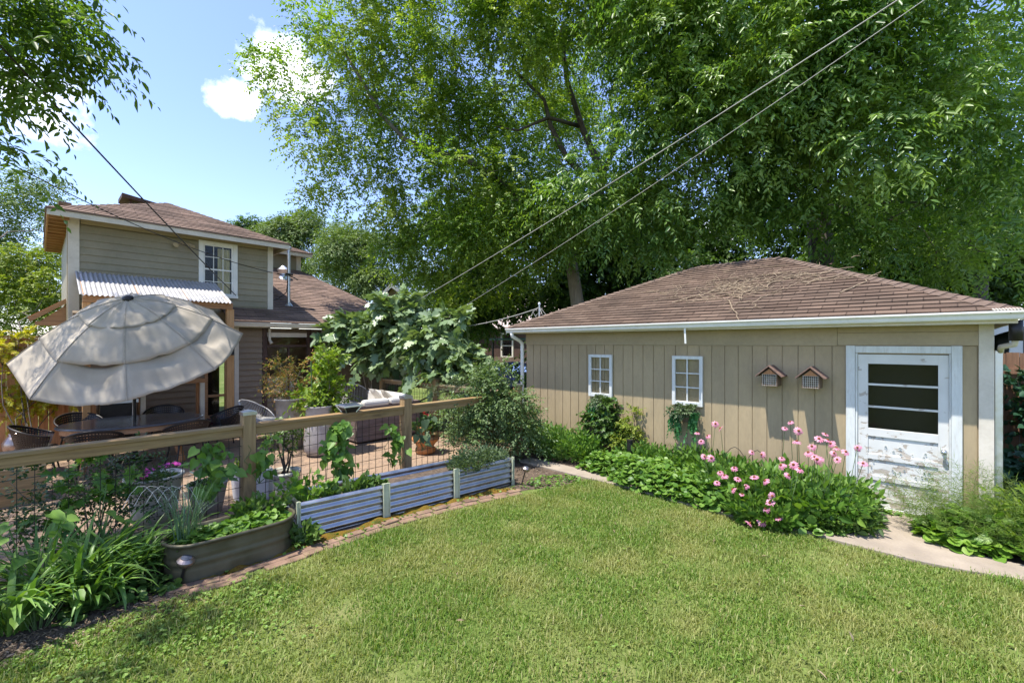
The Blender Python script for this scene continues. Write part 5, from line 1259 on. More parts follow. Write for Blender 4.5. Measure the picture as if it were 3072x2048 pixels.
def straps(c, rx, ry, n, L, w_, lean=.8, z0=0):
    a = rng.uniform(0, 2*PI, n); r = np.sqrt(rng.uniform(0, 1, n)); B = np.stack([c[0]+np.cos(a)*r*rx, c[1]+np.sin(a)*r*ry, np.full(n, z0)], 1)
    az = a + rng.normal(0, .8, n); ln_ = np.clip(rng.normal(lean, .3, n), .15, 1.6); L = L*rng.uniform(.6, 1.15, n)
    K = 8; t = np.linspace(0, 1, K); H = np.stack([np.cos(az), np.sin(az)], 1)
    ang = (PI/2 - .15)[None] if False else (PI/2 - .12 - ln_[:, None]*2.0*t[None, :]**1.3)
    seg = L[:, None]/(K-1); hx = np.cumsum(np.cos(ang)*seg, 1) - np.cos(ang[:, :1])*seg; hz = np.cumsum(np.sin(ang)*seg, 1) - np.sin(ang[:, :1])*seg
    P = np.stack([B[:, 0:1]+H[:, 0:1]*hx, B[:, 1:2]+H[:, 1:2]*hx, np.maximum(B[:, 2:3]+hz, .012)], 2)
    S = np.stack([-H[:, 1], H[:, 0], np.zeros(n)], 1)[:, None, :]
    wd_ = w_*(rng.uniform(.7, 1.2, n)[:, None]*np.clip(1.05-t**3, .02, 1)[None, :]*np.clip(.55+t*2, 0, 1)[None, :])[:, :, None]
    fold = np.array([0, 0, 1.])*wd_*.45
    V = np.stack([P-S*wd_+fold, P, P+S*wd_+fold], 2).reshape(-1, 3)
    o = (np.arange(n)*K*3)[:, None, None] + (np.arange(K-1)*3)[None, :, None]
    F = np.concatenate([(o+np.array([0, 1, 4, 3])).reshape(-1, 4), (o+np.array([1, 2, 5, 4])).reshape(-1, 4)])
    return V, [F]
def vine_sheet(parent, x0, x1, z0, z1, y, n, size, T, mat, taper=.0, thick=.07):
    """leaves hung over a strip of the mesh panel"""
    t = rng.uniform(0, 1, n); z = z0+(z1-z0)*t
    xm = (x0+x1)/2 + .06*np.sin(t*7+x0*5); wv = (x1-x0)/2*(1-taper*np.abs(t-.6)*1.4)
    x = xm + wv*rng.uniform(-1, 1, n)*rng.uniform(.3, 1, n)
    P = np.stack([x, y + rng.normal(-.03, thick, n), z], 1)
    D = np.stack([rng.normal(0, .6, n), rng.normal(-.5, .4, n), rng.normal(-.7, .4, n)], 1)
    N = np.stack([rng.normal(-.15, .4, n), np.full(n, -.6)+rng.normal(0, .3, n), rng.normal(.75, .3, n)], 1)
    V, F = leaf_arrays(T, P, D, nrm(N), size*rng.uniform(.5, 1.3, n))
    np_mesh('foliage', V, F, M[mat], parent)
    m = MB()
    for k in range(5):
        pts = []; xx = (x0+x1)/2+random.gauss(0, (x1-x0)*.12)
        for i in range(9): xx += random.gauss(0, .035); pts.append((xx, y-.02+random.gauss(0, .015), z0-.1+(z1-z0+.05)*i/8))
        m.tube(pts, [.005*(1-.6*i/9) for i in range(9)], 5)
    m.build('stems', M['stem'], parent)

# fig bush behind the side railing
bush('fig_bush', 'large fig bush with broad pale green lobed leaves behind the wicker sofa', 'bush', LOBES_FIG, 640, 7, .235, T_FIG, 'leaf_fig', L=.42, droop=.3, foot=(6.75, 11.7, 0), sub=5, seed=51, stem='bark_pale', stem_r=.03, shell=(.35, 1.0), wide=1.05)
# potted shrubs on the patio
def pot(name, label, x, y, prof_, mat, n=28, sq=False, soil_r=None, soil_z=None, smooth=True):
    t = thing(name, label, 'plant pot', (x, y, .012))
    m = MB(); m.lathe(prof_, (0, 0, 0), 4 if sq else n, cap0=True, rot=PI/4 if sq else 0); m.build('pot_wall', M[mat], t, smooth=smooth and not sq, local=True, bevel=.006 if sq else 0)
    m = MB(); m.lathe([(.0, soil_z), (soil_r, soil_z)], (0, 0, 0), 4 if sq else n, rot=PI/4 if sq else 0); m.build('soil', M['soil'], t, local=True)
    return t
pot('tall_planter', 'tall pale grey planter with a rounded foot holding the lime green shrub', 3.78, 8.75, [(.14, 0), (.22, .03), (.27, .12), (.28, .25), (.25, .6), (.24, .92), (.26, .95), (.26, .97), (.225, .97), (.22, .85)], 'pot_grey', soil_r=.23, soil_z=.9)
pot('tall_planter', 'tall ribbed grey planter holding the orange tinted shrub', 3.62, 9.75, [(.22, 0), (.26, .4), (.29, 1.0), (.32, 1.02), (.32, 1.05), (.28, 1.05), (.27, .9)], 'pot_grey', soil_r=.28, soil_z=.97)
bush('orange_shrub', 'airy shrub with orange tinted young leaves in a tall grey planter', 'bush', LOBES_NAND, 330, 9, .06, T_LANCE, 'leaf_nand', L=.26, droop=.2, foot=(3.62, 9.75, .98), sub=4, seed=52, wide=1.2)
bush('lime_shrub', 'glossy lime green shrub tied to a stake in a tall planter', 'bush', LOBES_LIME, 330, 9, .085, T_OVAL, 'leaf_lime', L=.24, droop=.15, foot=(3.78, 8.75, .9), sub=4, seed=53)
tag(MB().tube([(3.68, 8.82, .9), (3.66, 8.84, 1.86)], .012, 6).build('plant_stake', M['stem']), 'thin green stake standing in the lime shrub planter', 'stake')
pot('low_pot', 'pale weathered pot at the left fence holding the yellow leaved maple', -.12, 11.9, [(.16, 0), (.22, .3), (.235, .33), (.235, .35), (.2, .35), (.19, .28)], 'pot_cream', soil_r=.2, soil_z=.3)
bush('yellow_maple', 'small maple with bright yellow green leaves by the cedar fence', 'small tree', LOBES_MAPLE, 190, 8, .085, T_MAPLE, 'leaf_maple', L=.26, droop=.25, foot=(-.12, 11.9, .3), sub=3, seed=54, stem='bark', stem_r=.014, wide=1.3)
pot('flower_pot', 'large cream pot with pink flowers behind the wire mesh', .98, 6.95, [(.2, 0), (.235, .2), (.285, .53), (.3, .55), (.3, .575), (.27, .575), (.26, .46)], 'pot_cream', soil_r=.262, soil_z=.5)
stem_plant('pink_petunia', 'trailing petunia with magenta flowers in the large cream pot', 'flower', (.98, 6.95), .18, .18, .16, 60, 7, .05, T_OVAL, 'leaf_mid', lean=.6, droop=.3, z0=.5)
pot('flower_pot', 'taupe pot with white flowers beside the large cream pot', 1.5, 6.8, [(.15, 0), (.18, .15), (.215, .36), (.225, .38), (.225, .4), (.2, .4), (.19, .3)], 'pot_grey', soil_r=.195, soil_z=.34)
stem_plant('white_flower', 'small white flowering plant in the taupe pot', 'flower', (1.5, 6.8), .14, .14, .18, 50, 7, .05, T_OVAL, 'leaf_dark', lean=.5, droop=.25, z0=.34)
pot('square_planter', 'square white planter with bright green herbs behind the railing post', 2.05, 6.95, [(.25, 0), (.3, .42), (.3, .44), (.27, .44), (.26, .36)], 'pot_white', sq=True, soil_r=.27, soil_z=.38)
stem_plant('green_herb', 'bright green herb filling the square white planter', 'plant', (2.05, 6.95), .18, .18, .28, 120, 8, .045, T_OVAL, 'leaf_lime', lean=.4, droop=.15, z0=.38)
pot('stone_pot', 'round beige stone pot with a twisted little tree', 2.42, 6.75, [(.2, 0), (.205, .1), (.21, .14), (.205, .15), (.21, .32), (.222, .33), (.222, .37), (.19, .37), (.18, .28)], 'pot_cream', soil_r=.19, soil_z=.31)
bush('bonsai', 'little twisted tree with sparse leaves in the stone pot', 'small tree', [(2.42, 6.75, .98, .14), (2.3, 6.72, .86, .12), (2.55, 6.8, .88, .13), (2.45, 6.75, .72, .08)], 110, 7, .05, T_OVAL, 'leaf_mid', L=.15, foot=(2.42, 6.75, .31), sub=3, seed=55, stem='bark', stem_r=.018)
pot('terracotta_pot', 'two tiered orange terracotta pot with a red geranium', 5.3, 7.35, [(.16, 0), (.2, .04), (.2, .1), (.16, .14), (.2, .2), (.27, .27), (.28, .32), (.23, .33), (.15, .34), (.16, .48), (.19, .52), (.19, .55), (.16, .55), (.15, .5)], 'terra', soil_r=.165, soil_z=.5)
stem_plant('geranium', 'red geranium growing in the terracotta pot', 'flower', (5.3, 7.35), .16, .16, .36, 90, 8, .05, T_ROUND, 'leaf_dark', lean=.6, droop=.2, z0=.45)
M['petal_magenta'] = m_leaf('petal_magenta', [(.55, .05, .35), (.7, .10, .5)], .3, .5)
M['petal_white'] = m_leaf('petal_white', [(.75, .75, .72), (.8, .8, .78)], .3, .5)
M['petal_red'] = m_leaf('petal_red', [(.6, .01, .02), (.75, .03, .04)], .3, .5)
def blooms(root, mat, pts, s):
    for p in pts:
        P = []; D = []; N = []
        a0 = random.uniform(0, 6); n_ = Vector((random.gauss(0, .4), random.gauss(-.5, .4), 1)).normalized(); e = n_.orthogonal().normalized(); f_ = n_.cross(e)
        for k in range(6): P.append(p); D.append(e*math.cos(a0+k*1.047)+f_*math.sin(a0+k*1.047)+n_*.2); N.append(n_)
        V, F = leaf_arrays(T_ROUND, np.array(P), np.array([list(d) for d in D]), np.array([list(d) for d in N]), s*random.uniform(.8, 1.2)); np_mesh('bloom', V, F, M[mat], root)
obs = {o['label'].split()[0]+o.name: o for o in COL.objects if o.get('label')}
get = lambda nm: [o for o in COL.objects if o.name.startswith(nm) and o.parent is None][0]
blooms(get('pink_petunia'), 'petal_magenta', [(.86+random.gauss(0, .06), 6.75+random.gauss(0, .05), .66+random.gauss(0, .03)) for _ in range(14)], .035)
blooms(get('pink_petunia'), 'petal_magenta', [(1.1+random.gauss(0, .08), 7.0+random.gauss(0, .06), .66+random.gauss(0, .02)) for _ in range(8)], .03)
blooms(get('white_flower'), 'petal_white', [(1.5+random.gauss(0, .1), 6.75+random.gauss(0, .1), .52+random.gauss(0, .03)) for _ in range(12)], .028)
blooms(get('geranium'), 'petal_red', [(5.22+random.gauss(0, .03), 7.3+random.gauss(0, .03), .92+random.gauss(0, .05)) for _ in range(16)], .03)
pb = thing('planter_box', 'wooden planter box seen through the mesh at the left', 'planter', (-.6, 9.3, .012))
m = MB(); m.box(-1.4, .08, 9.0, 9.05, .01, .5); m.box(-1.4, .08, 9.55, 9.6, .01, .5); m.box(-1.4, -1.35, 9.05, 9.55, .01, .5); m.box(.03, .08, 9.05, 9.55, .01, .5); m.build('box', M['fence_x'], pb, bevel=.005)
MB().box(-1.34, .02, 9.06, 9.54, .05, .44).build('soil', M['soil'], pb)
stem_plant('box_plant', 'dark leafy plant growing in the wooden planter box', 'plant', (-.5, 9.3), .7, .22, .22, 110, 8, .05, T_OVAL, 'leaf_dark', lean=.3, z0=.44)
stem_plant('purple_plant', 'purple leaved plant below the glass door', 'plant', (2.85, 12.3), .3, .25, .62, 140, 10, .06, T_OVAL, 'leaf_purple', lean=.4, droop=.25)
bush('trailing_herb', 'feathery green herb mound beside the sofa pillows', 'plant', LOBES_BACKHERB, 170, 9, .035, T_LANCE, 'leaf_grey', L=.2, seed=56, foot=(5.95, 8.2, .45))
# climbing rose at the end of the railing
bush('rose_bush', 'sprawling small leaved shrub swallowing the right end of the railing', 'bush', LOBES_ROSE, 1900, 10, .05, T_OVAL, 'leaf_rose', L=.36, droop=.3, foot=(5.9, 6.2, 0), sub=5, seed=57, gap=(4, -.16), stem_r=.012)
stem_plant('bed_plants', 'low bushy plant filling the far half of the corrugated bed', 'plant', (4.55, 4.98), .5, .19, .36, 240, 9, .05, T_LANCE, 'leaf_grey', lean=.35, droop=.2, z0=.33, wide=1.6)
stem_plant('bed_plants', 'small leafy sprout in the near bay of the corrugated bed', 'plant', (2.75, 5.3), .38, .13, .2, 60, 6, .07, T_HEART, 'leaf_mid', lean=.5, z0=.33)
stem_plant('corner_sprout', 'light green sprout poking up between tank and corrugated bed', 'plant', (2.2, 5.42), .2, .12, .42, 26, 6, .075, T_HEART, 'leaf_lush', lean=.4, z0=.3)
# vines on the mesh
def vine(label, x0, x1, z0, z1, n, size, taper=.6, mat='leaf_lush', y=RYc-.05): vine_sheet(thing('bean_vine', label, 'vine', ((x0+x1)/2, y, z0-.1), group='heart leaved vines on the railing mesh'), x0, x1, z0, z1, y, n, size, T_HEART, mat, taper)
vine('heart leaved vine sprawling left of the near capped post', 1.0, 1.66, .5, 1.08, 85, .11, .8)
vine('few heart shaped leaves curling round the right side of the near capped post', 1.66, 2.05, .62, 1.05, 26, .115, .6)
vine('thick heart leaved vine hanging below the solar lantern', 2.55, 3.05, .28, 1.14, 150, .115, .9)
vine('heart leaved vine climbing left of the second capped post', 3.5, 3.86, .45, 1.02, 44, .11, .5)
vine('pale vine leaves just right of the second capped post', 3.98, 4.35, .6, 1.05, 16, .115, .5, 'leaf_grey')
# shrubs inside the railing at the left
bush('airy_shrub', 'airy small leaved shrub behind the mesh at the left', 'bush', [(.35, 6.35, .72, .3), (.65, 6.45, .8, .3), (.1, 6.3, .55, .3), (.85, 6.35, .6, .25), (.45, 6.3, .4, .3), (-.15, 6.4, .8, .2), (-.1, 6.3, .4, .3)], 360, 9, .042, T_OVAL, 'leaf_dark', L=.26, foot=(.4, 6.4, 0), seed=58, gap=(5, -.2))
bush('fence_creeper', 'light green hop leaves climbing through the left mesh panel', 'vine', [(.3, 6.1, .95, .12), (.15, 6.05, .55, .16), (.3, 6.05, .72, .14), (.65, 6.05, .75, .1)], 40, 6, .095, T_MAPLE, 'leaf_lush', L=.2, foot=(.3, 6.1, 0), seed=59, wide=1.3)
# border at lower left
V_ = straps
for i, (x, y, n, L, lb) in enumerate([(.55, 5.35, 90, .5, 'strap leaved daylily clump next to the oval tank'), (.2, 5.28, 90, .55, 'strap leaved daylily clump in the middle of the shady border'), (-.12, 5.12, 80, .5, 'strap leaved daylily clump at the left edge of the border'),
        (.42, 5.62, 90, .6, 'tall strap leaved daylily clump against the mesh panel'), (.82, 5.5, 60, .45, 'small daylily clump behind the oval tank end'), (.32, 5.1, 60, .45, 'low daylily clump arching over the bare soil'), (.02, 5.55, 70, .55, 'daylily clump behind the big heart leaves')]):
    t = thing('daylily', lb, 'plant', (x, y, 0), group='daylilies in the shady border')
    V, F = straps((x, y), .13, .11, int(n*.85), L*1.3, .019, .85); np_mesh('leaves', V, F, M['leaf_day'], t)
def bigleaf(label, c, n, h, size, mat):
    t = thing('heart_leaf_plant', label, 'plant', (c[0], c[1], 0)); m = MB(); P = []; D = []; N = []
    for k in range(n):
        a = random.uniform(0, 6.28); rr = random.uniform(.05, .3); hz = h*random.uniform(.35, 1.05)
        p = Vector((c[0]+rr*math.cos(a), c[1]+rr*math.sin(a)*.7, hz)); m.tube([(c[0]+rr*.2*math.cos(a), c[1], 0), (c[0]+rr*.6*math.cos(a), c[1]+rr*.4*math.sin(a), hz*.75), p], .0035, 4)
        P.append(p); D.append((math.cos(a)+random.gauss(0, .3), math.sin(a)-.4, -.45)); N.append((random.gauss(0, .3), random.gauss(-.25, .3), 1))
    V, F = leaf_arrays(T_HEART, np.array([list(p) for p in P]), np.array(D), nrm(np.array(N)), size*rng.uniform(.6, 1.2, n)); np_mesh('leaves', V, F, M[mat], t); m.build('stems', M['stem'], t)
bigleaf('tall plant with big heart shaped leaves at the left edge of the border', (-.06, 5.35), 18, .78, .13, 'leaf_lush')
bigleaf('shorter heart leaved plant low among the daylilies at the left', (.0, 5.0), 12, .36, .11, 'leaf_lush')
bigleaf('single heart leaved stem in front of the mesh panel', (.38, 5.75), 7, .8, .12, 'leaf_lush')
carpet('violet_leaves', 'small round violet leaves spreading below the daylilies', 'ground cover', [(.1, 4.88), (.9, 4.9), (1.0, 5.1), (.7, 5.35), (.1, 5.2)], 420, .055, T_ROUND, 'leaf_mid', .12, kind='stuff')
# tank plants
t = thing('chive_clump', 'upright tuft of blue green chives in the left end of the oval tank', 'plant', (.97, 5.2, .3)); V, F = straps((.97, 5.2), .1, .09, 75, .56, .0042, .09, z0=.3); np_mesh('leaves', V, F, M['leaf_chive'], t)
carpet('strawberry_plants', 'strawberry leaves filling the oval stock tank', 'plants', [(.9, 5.0), (1.8, 4.96), (1.87, 5.1), (1.8, 5.33), (.9, 5.38)], 900, .062, T_ROUND, 'leaf_lush', .15).location.z = .28
stem_plant('tank_vine', 'leafy vine spilling down between the oval tank and the bed', 'vine', (1.98, 5.02), .08, .06, .4, 26, 7, .07, T_HEART, 'leaf_mid', lean=.5, droop=.35, z0=.02)
stem_plant('tank_sprout', 'taller leafy stems at the back of the oval tank', 'plant', (1.65, 5.33), .25, .08, .3, 40, 7, .065, T_HEART, 'leaf_mid', lean=.4, z0=.3)
carpet('edging_weeds', 'tiny weeds growing along the foot of the raised bed and tank', 'weeds', [(.95, 4.84), (2.0, 4.86), (3.2, 4.78), (4.6, 4.6), (5.1, 4.42), (5.15, 4.66), (4, 4.8), (2.9, 4.95), (1.95, 5.05), (1, 4.95)], 620, .03, T_ROUND, 'leaf_lush', .045, kind='stuff')
carpet('corner_weeds', 'small weeds and clover at the soil corner near the concrete path', 'weeds', [(5.1, 4.2), (5.9, 3.9), (6.1, 4.4), (5.6, 4.7), (5.15, 4.6)], 520, .035, T_ROUND, 'leaf_lush', .05, kind='stuff')
# mulch litter on the bare soil at left
M['litter'] = m_leaf('dry_litter', [(.12, .08, .05), (.22, .16, .1), (.32, .25, .17), (.17, .11, .07)], .1, .9)
def litter(n, box, s, z=.012):
    x = rng.uniform(box[0], box[1], n); y = rng.uniform(box[2], box[3], n); D = rdir(n); D[:, 2] *= .25; N = np.stack([rng.normal(0, .4, n), rng.normal(0, .4, n), np.ones(n)], 1)
    return leaf_arrays(T_LANCE, np.stack([x, y, np.full(n, z)], 1), D, nrm(N), s*rng.uniform(.4, 1.4, n))
V, F = join_arrays([litter(2600, (-1.2, 1.0, 4.5, 5.0), .035), litter(700, (5.2, 6.1, 4.1, 5.2), .035), litter(300, (1, 5, 4.75, 5.0), .03)])
tag(np_mesh('dry_litter', V, F, M['litter']), kind='stuff')
V, F = litter(26, (2.2, 5.6, .0, 3.6), .055, .045)
tag(np_mesh('fallen_leaves', V, F, M['litter']), kind='stuff')

# ------------------------------------------------------------------ border along the garage
for (cx_, cy_, rx_, ry_, h_, ns, lb) in ((7.1, 6.0, .38, .6, .62, 260, 'leafy border shrub at the foot of the white downspout'), (7.0, 5.1, .45, .55, .62, 300, 'leafy border shrub in front of the left hanging planter'),
        (7.25, 3.55, .28, .5, .5, 200, 'leafy border plant right of the climbing vine'), (7.2, 2.75, .3, .5, .56, 230, 'leafy border plant below the right hanging planter')):
    stem_plant('border_shrub', lb, 'plant', (cx_, cy_), rx_, ry_, h_, ns, 11, .085, T_LANCE, 'leaf_lush', lean=.28, droop=.15, wide=1.7, dome=.3)
carpet('ground_cover', 'low green violet leaves spreading over the concrete path edge', 'ground cover', [(6.42, 4.5), (6.3, 3.8), (6.04, 3.45), (5.98, 2.6), (5.93, 1.7), (6.4, 1.5), (7.0, 2.2), (7.1, 4.4)], 5600, .075, T_ROUND, 'leaf_lush', .36, kind='stuff')
V, F = straps((6.5, 3.1), .35, .9, 130, .4, .006, .5); tag(np_mesh('grass_tuft', V, F, M['leaf_lush']), 'thin grassy blades among the low violet leaves', 'grass tuft')
# coneflowers
def petal_head():
    m = MB(); n_ = random.randint(13, 17); hz = random.uniform(.12, .85)
    for k in range(n_):
        a = 2*PI*k/n_+random.gauss(0, .06); L = random.uniform(.042, .052); w_ = .0075; dz = random.uniform(.75, 1.25)*hz
        c_, s_ = math.cos(a), math.sin(a); P = []
        for (t, ww) in ((.2, .6), (.55, 1.0), (.9, .9), (1.0, .3)):
            r_ = .009+L*t; z = .004-dz*L*t*t
            P.append(((r_*c_-s_*w_*ww, r_*s_+c_*w_*ww, z), (r_*c_+s_*w_*ww, r_*s_-c_*w_*ww, z)))
        vs = [q for pr in P for q in pr]; m.add(vs, [(0, 1, 3, 2), (2, 3, 5, 4), (4, 5, 7, 6)])
    return m
M['petal_pink'] = m_leaf('petal_pink', [(.58, .18, .33), (.68, .30, .43), (.75, .43, .53)], .35, .5)
M['cone'] = m_paint('flower_cone', (.28, .075, .015), .5, .8, 60, .6)
def head_meshes():
    m = petal_head(); me = bpy.data.meshes.new('flower_head'); me.from_pydata(m.v, [], m.f); me.materials.append(M['petal_pink'])
    c = MB(); c.lathe([(.004, -.006), (.014, -.002), (.0165, .006), (.014, .015), (.007, .021), (.0, .022)], (0, 0, 0), 12); mc = bpy.data.meshes.new('cone'); mc.from_pydata(c.v, [], c.f); mc.materials.append(M['cone'])
    return me, mc
HEADS = [head_meshes() for _ in range(8)]
FL = sorted(FLOWERS, key=lambda f: -f[1])
CL = {'coneflower clump at the left of the pink drift against the tan wall': (2.2, 6.95), 'coneflower clump between the low violet leaves and the bird feeders': (1.95, 6.55),
      'tall coneflower clump below the two bird feeders': (1.45, 7.05), 'coneflower clump crowded against the white door casing': (.98, 7.0),
      'broad coneflower clump in the middle of the drift': (1.5, 6.5), 'front coneflower clump leaning over the lawn edge': (1.5, 6.2), 'leafy coneflower clump nearest the door with few flowers': (1.0, 6.55)}
mem = {k: [] for k in CL}
FL = [(x-.12, y+.0, z+.03) for x, y, z in FL]
for f in FL:
    k = min(CL, key=lambda q: (CL[q][0]-f[1])**2 + 1.3*(CL[q][1]-f[0])**2); mem[k].append(f)
for k, (cy_, cx_) in CL.items():
    fl_ = mem[k]; h_ = .52 if cx_ > 6.4 else .34
    t = stem_plant('coneflower', k, 'flower', (cx_, cy_), .34, .36, h_+.06, 190, 10, .105, T_LANCE, 'leaf_lush', lean=.28, droop=.15, group='coneflower clumps beside the garage door', wide=1.7, dome=.3)
    sm = MB()
    for i, f in enumerate(fl_):
        p = Vector(f); b = Vector((cx_+(p.x-cx_)*.6+random.gauss(0, .05), cy_+(p.y-cy_)*.6+random.gauss(0, .05), 0.1)); sm.tube([b, (b+p)/2+Vector((random.gauss(0, .03), random.gauss(0, .03), .03)), p], [.0045, .0035, .003], 5)
        me, mc = HEADS[i % 8]; o = bpy.data.objects.new('flower_head', me); COL.objects.link(o); o.parent = t; o.location = p - t.location
        s_ = random.uniform(.68, 1.0); o.scale = (s_, s_, s_); o.rotation_euler = (random.gauss(.0, .35), random.gauss(-.6, .35), random.uniform(-.4, .4))
        c = bpy.data.objects.new('cone', mc); COL.objects.link(c); c.parent = o
    sm.build('flower_stems', M['stem'], t)
stem_plant('border_plant', 'dense leafy plant spilling onto the concrete at the left of the door', 'plant', (6.75, .8), .5, .28, .42, 230, 10, .085, T_LANCE, 'leaf_mid', lean=.4, droop=.3, wide=1.7)
carpet('round_leaves', 'round leaves at the front foot of the coneflowers', 'ground cover', [(5.95, 1.8), (5.98, .95), (6.4, .55), (6.7, .9), (6.5, 1.8)], 800, .08, T_ROUND, 'leaf_lush', .2, kind='stuff')
carpet('step_weeds', 'weeds at the foot of the white door', 'weeds', [(7.35, .6), (7.58, .65), (7.58, -.1), (7.3, -.05)], 260, .05, T_ROUND, 'leaf_lush', .07, kind='stuff')
wh = MB()
for (y0, y1) in ((2.05, 2.3), (1.75, 1.98)): wh.tube([(7.3, y0, 0)] + [(7.3, y0+(y1-y0)*t, .5+.12*math.sin(PI*t)) for t in (0, .25, .5, .75, 1)] + [(7.3, y1, 0)], .005, 5)
tag(wh.build('wire_hoop', M['dark_metal']), 'thin dark wire border hoop among the coneflowers by the wall', 'garden hoop')
# right of the door: feathery plant, violets and yellow green plants
t = thing('feathery_fern', 'tall feathery light green plant right of the door', 'plant', (7.1, -.35, 0))
n_ = 230; a = rng.uniform(0, 6.28, n_); r = np.sqrt(rng.uniform(0, 1, n_)); B = np.stack([7.0+.34*np.cos(a)*r, -.36+.44*np.sin(a)*r, np.zeros(n_)], 1)
d = nrm(np.stack([np.cos(a)*r*.5+rng.normal(0, .2, n_), np.sin(a)*r*.5+rng.normal(0, .2, n_), np.ones(n_)], 1)); LL = 1.08*(1-.3*r)*rng.uniform(.55, 1.15, n_)
lp, ld, ln_, ls = sprays(B, d, LL, 44, .18, .085, start=.25, spread=1.0, tilt=1.2)
V, F = leaf_arrays(tmpl([(.4, .018), (1, 0)], .1, .15), lp, ld, ln_, ls); np_mesh('foliage', V, F, M['leaf_fern'], t)
carpet('violet_patch', 'round leaved violets spilling over the path right of the door', 'ground cover', [(6.62, .02), (6.55, -.3), (6.62, -.75), (6.8, -1.4), (6.9, -2.0), (7.5, -2.0), (7.5, -.3), (7.1, .1), (6.9, .12)], 3300, .09, T_ROUND, 'leaf_bright2', .34, kind='stuff')
stem_plant('yellow_plant', 'yellow green bushy plant at the right edge by the corner board', 'plant', (7.1, -.95), .32, .34, .85, 190, 11, .075, T_LANCE, 'leaf_lime', lean=.35, droop=.2, wide=1.5)
# climbers and hanging planters on the garage wall
bush('wall_climber', 'pointed vine climbing the tan wall between the two old windows', 'vine', [(7.42, 3.98, .45, .22), (7.45, 3.97, .7, .16), (7.5, 3.96, .92, .09), (7.4, 4.2, .4, .2)], 300, 8, .045, T_OVAL, 'leaf_bright', L=.16, foot=(7.5, 3.98, 0), seed=61, sub=3)
bush('wall_creeper', 'green creeper surrounding the left hanging planter', 'vine', [(7.45, 4.55, .75, .24), (7.42, 4.4, .55, .24), (7.5, 4.85, .8, .14), (7.5, 4.5, .98, .14), (7.45, 4.95, .62, .12)], 330, 8, .05, T_HEART, 'leaf_mid', L=.16, foot=(7.5, 4.6, 0), seed=62, sub=3)
def hang(label, y, z, w_, drop, seed):
    t = thing('hanging_planter', label, 'planter', (GX-.1, y, z))
    m = MB(); m.lathe([(.05, -.16), (.085, -.05), (.1, 0), (.095, .0)], (0, 0, 0), 16, sx=.75, sy=1.25, cap0=True); m.build('basket', M['old_wood'], t, local=True)
    P = []; n_ = 150
    c = np.array([GX-.12, y, z]); 
    top, td = lobe_bases([(GX-.13, y-w_*.3, z+.03, .12), (GX-.13, y+w_*.3, z+.03, .12), (GX-.14, y, z+.05, .1)], 150, sub=2)
    lp, ld, ln_, ls = sprays(top, nrm(td+np.array([-.3, 0, .2])), .1, 6, .4, .04); V, F = leaf_arrays(T_OVAL, lp, ld, ln_, ls); np_mesh('foliage', V, F, M['leaf_grey'], t)
    n_ = 60; yy = y + rng.choice([-1, 1], n_)*w_*rng.uniform(.25, .62, n_); B = np.stack([GX-.14+rng.normal(0, .03, n_), yy, np.full(n_, z+.03)], 1)
    lp, ld, ln_, ls = sprays(B, nrm(np.stack([rng.normal(-.15, .1, n_), rng.normal(0, .1, n_), np.full(n_, -1.)], 1)), drop*rng.uniform(.35, 1.1, n_), 22, .05, .032, start=.05, spread=.9, tilt=1.0)
    V, F = leaf_arrays(T_HEART, lp, ld, ln_, ls); np_mesh('trailing_ivy', V, F, M['leaf_ivy'], t)
M['leaf_ivy'] = m_leaf('leaf_plastic_ivy', [(.03, .14, .035), (.05, .19, .05), (.08, .24, .07)], .2, .4)
hang('wall planter with trailing ivy under the left old window', 4.68, 1.02, .34, .36, 1)
hang('wall planter with two trailing ivy tails under the right old window', 3.02, 1.03, .34, .45, 2)
# right edge
bush('ivy_bush', 'bluish green ivy mound in front of the cedar fence at the right edge', 'bush', [(8.6, -.95, .35, .4), (8.9, -1.3, .5, .5), (9.2, -1.0, .4, .4), (9.3, -1.6, .55, .5), (8.3, -.85, .2, .25)], 620, 9, .085, T_HEART, 'leaf_blue', L=.25, foot=(8.9, -1.2, 0), seed=63)
bush('fence_ivy', 'dark ivy sprays climbing the cedar fence at the right edge', 'vine', [(10.3, -1.05, 1.5, .25), (10.3, -1.35, 1.1, .3), (10.25, -1.2, .85, .25), (10.3, -1.7, .9, .3)], 150, 9, .085, T_HEART, 'leaf_blue', L=.3, foot=(10.3, -1.3, 0), seed=64)

m = MB()
for k in range(5):
    x0 = .66+.09*k; pts = [(x0-.1+.3*t, 5.74+.02*math.sin(k+t*3), .42+.36*math.sin(PI*(.15+.75*t))-.1*k*t*.4) for t in (0, .2, .4, .6, .8, 1)]
    m.tube(pts, .0018, 5)
tag(m.build('plant_hoop', M['string']), 'thin white bent wires leaning against the mesh beside the chives', 'plant support')
jg = thing('metal_jug', 'small dull metal jug standing beside the yellow maple', 'jug', (-.28, 11.5, .012))
m = MB(); m.lathe([(.09, 0), (.14, .08), (.15, .18), (.1, .27), (.07, .3), (.075, .34), (.06, .34), (.05, .28)], (0, 0, .3), 18, cap0=True); m.build('jug_body', M['copper'], jg, smooth=True, local=True)
m = MB(); m.tube([(.07, 0, .62), (.16, 0, .6), (.17, 0, .48), (.13, 0, .42)], .012, 6); m.build('handle', M['alu'], jg, local=True)
MB().box(-.2, .2, -.2, .2, 0, .3).build('stand', M['old_wood'], jg, local=True)
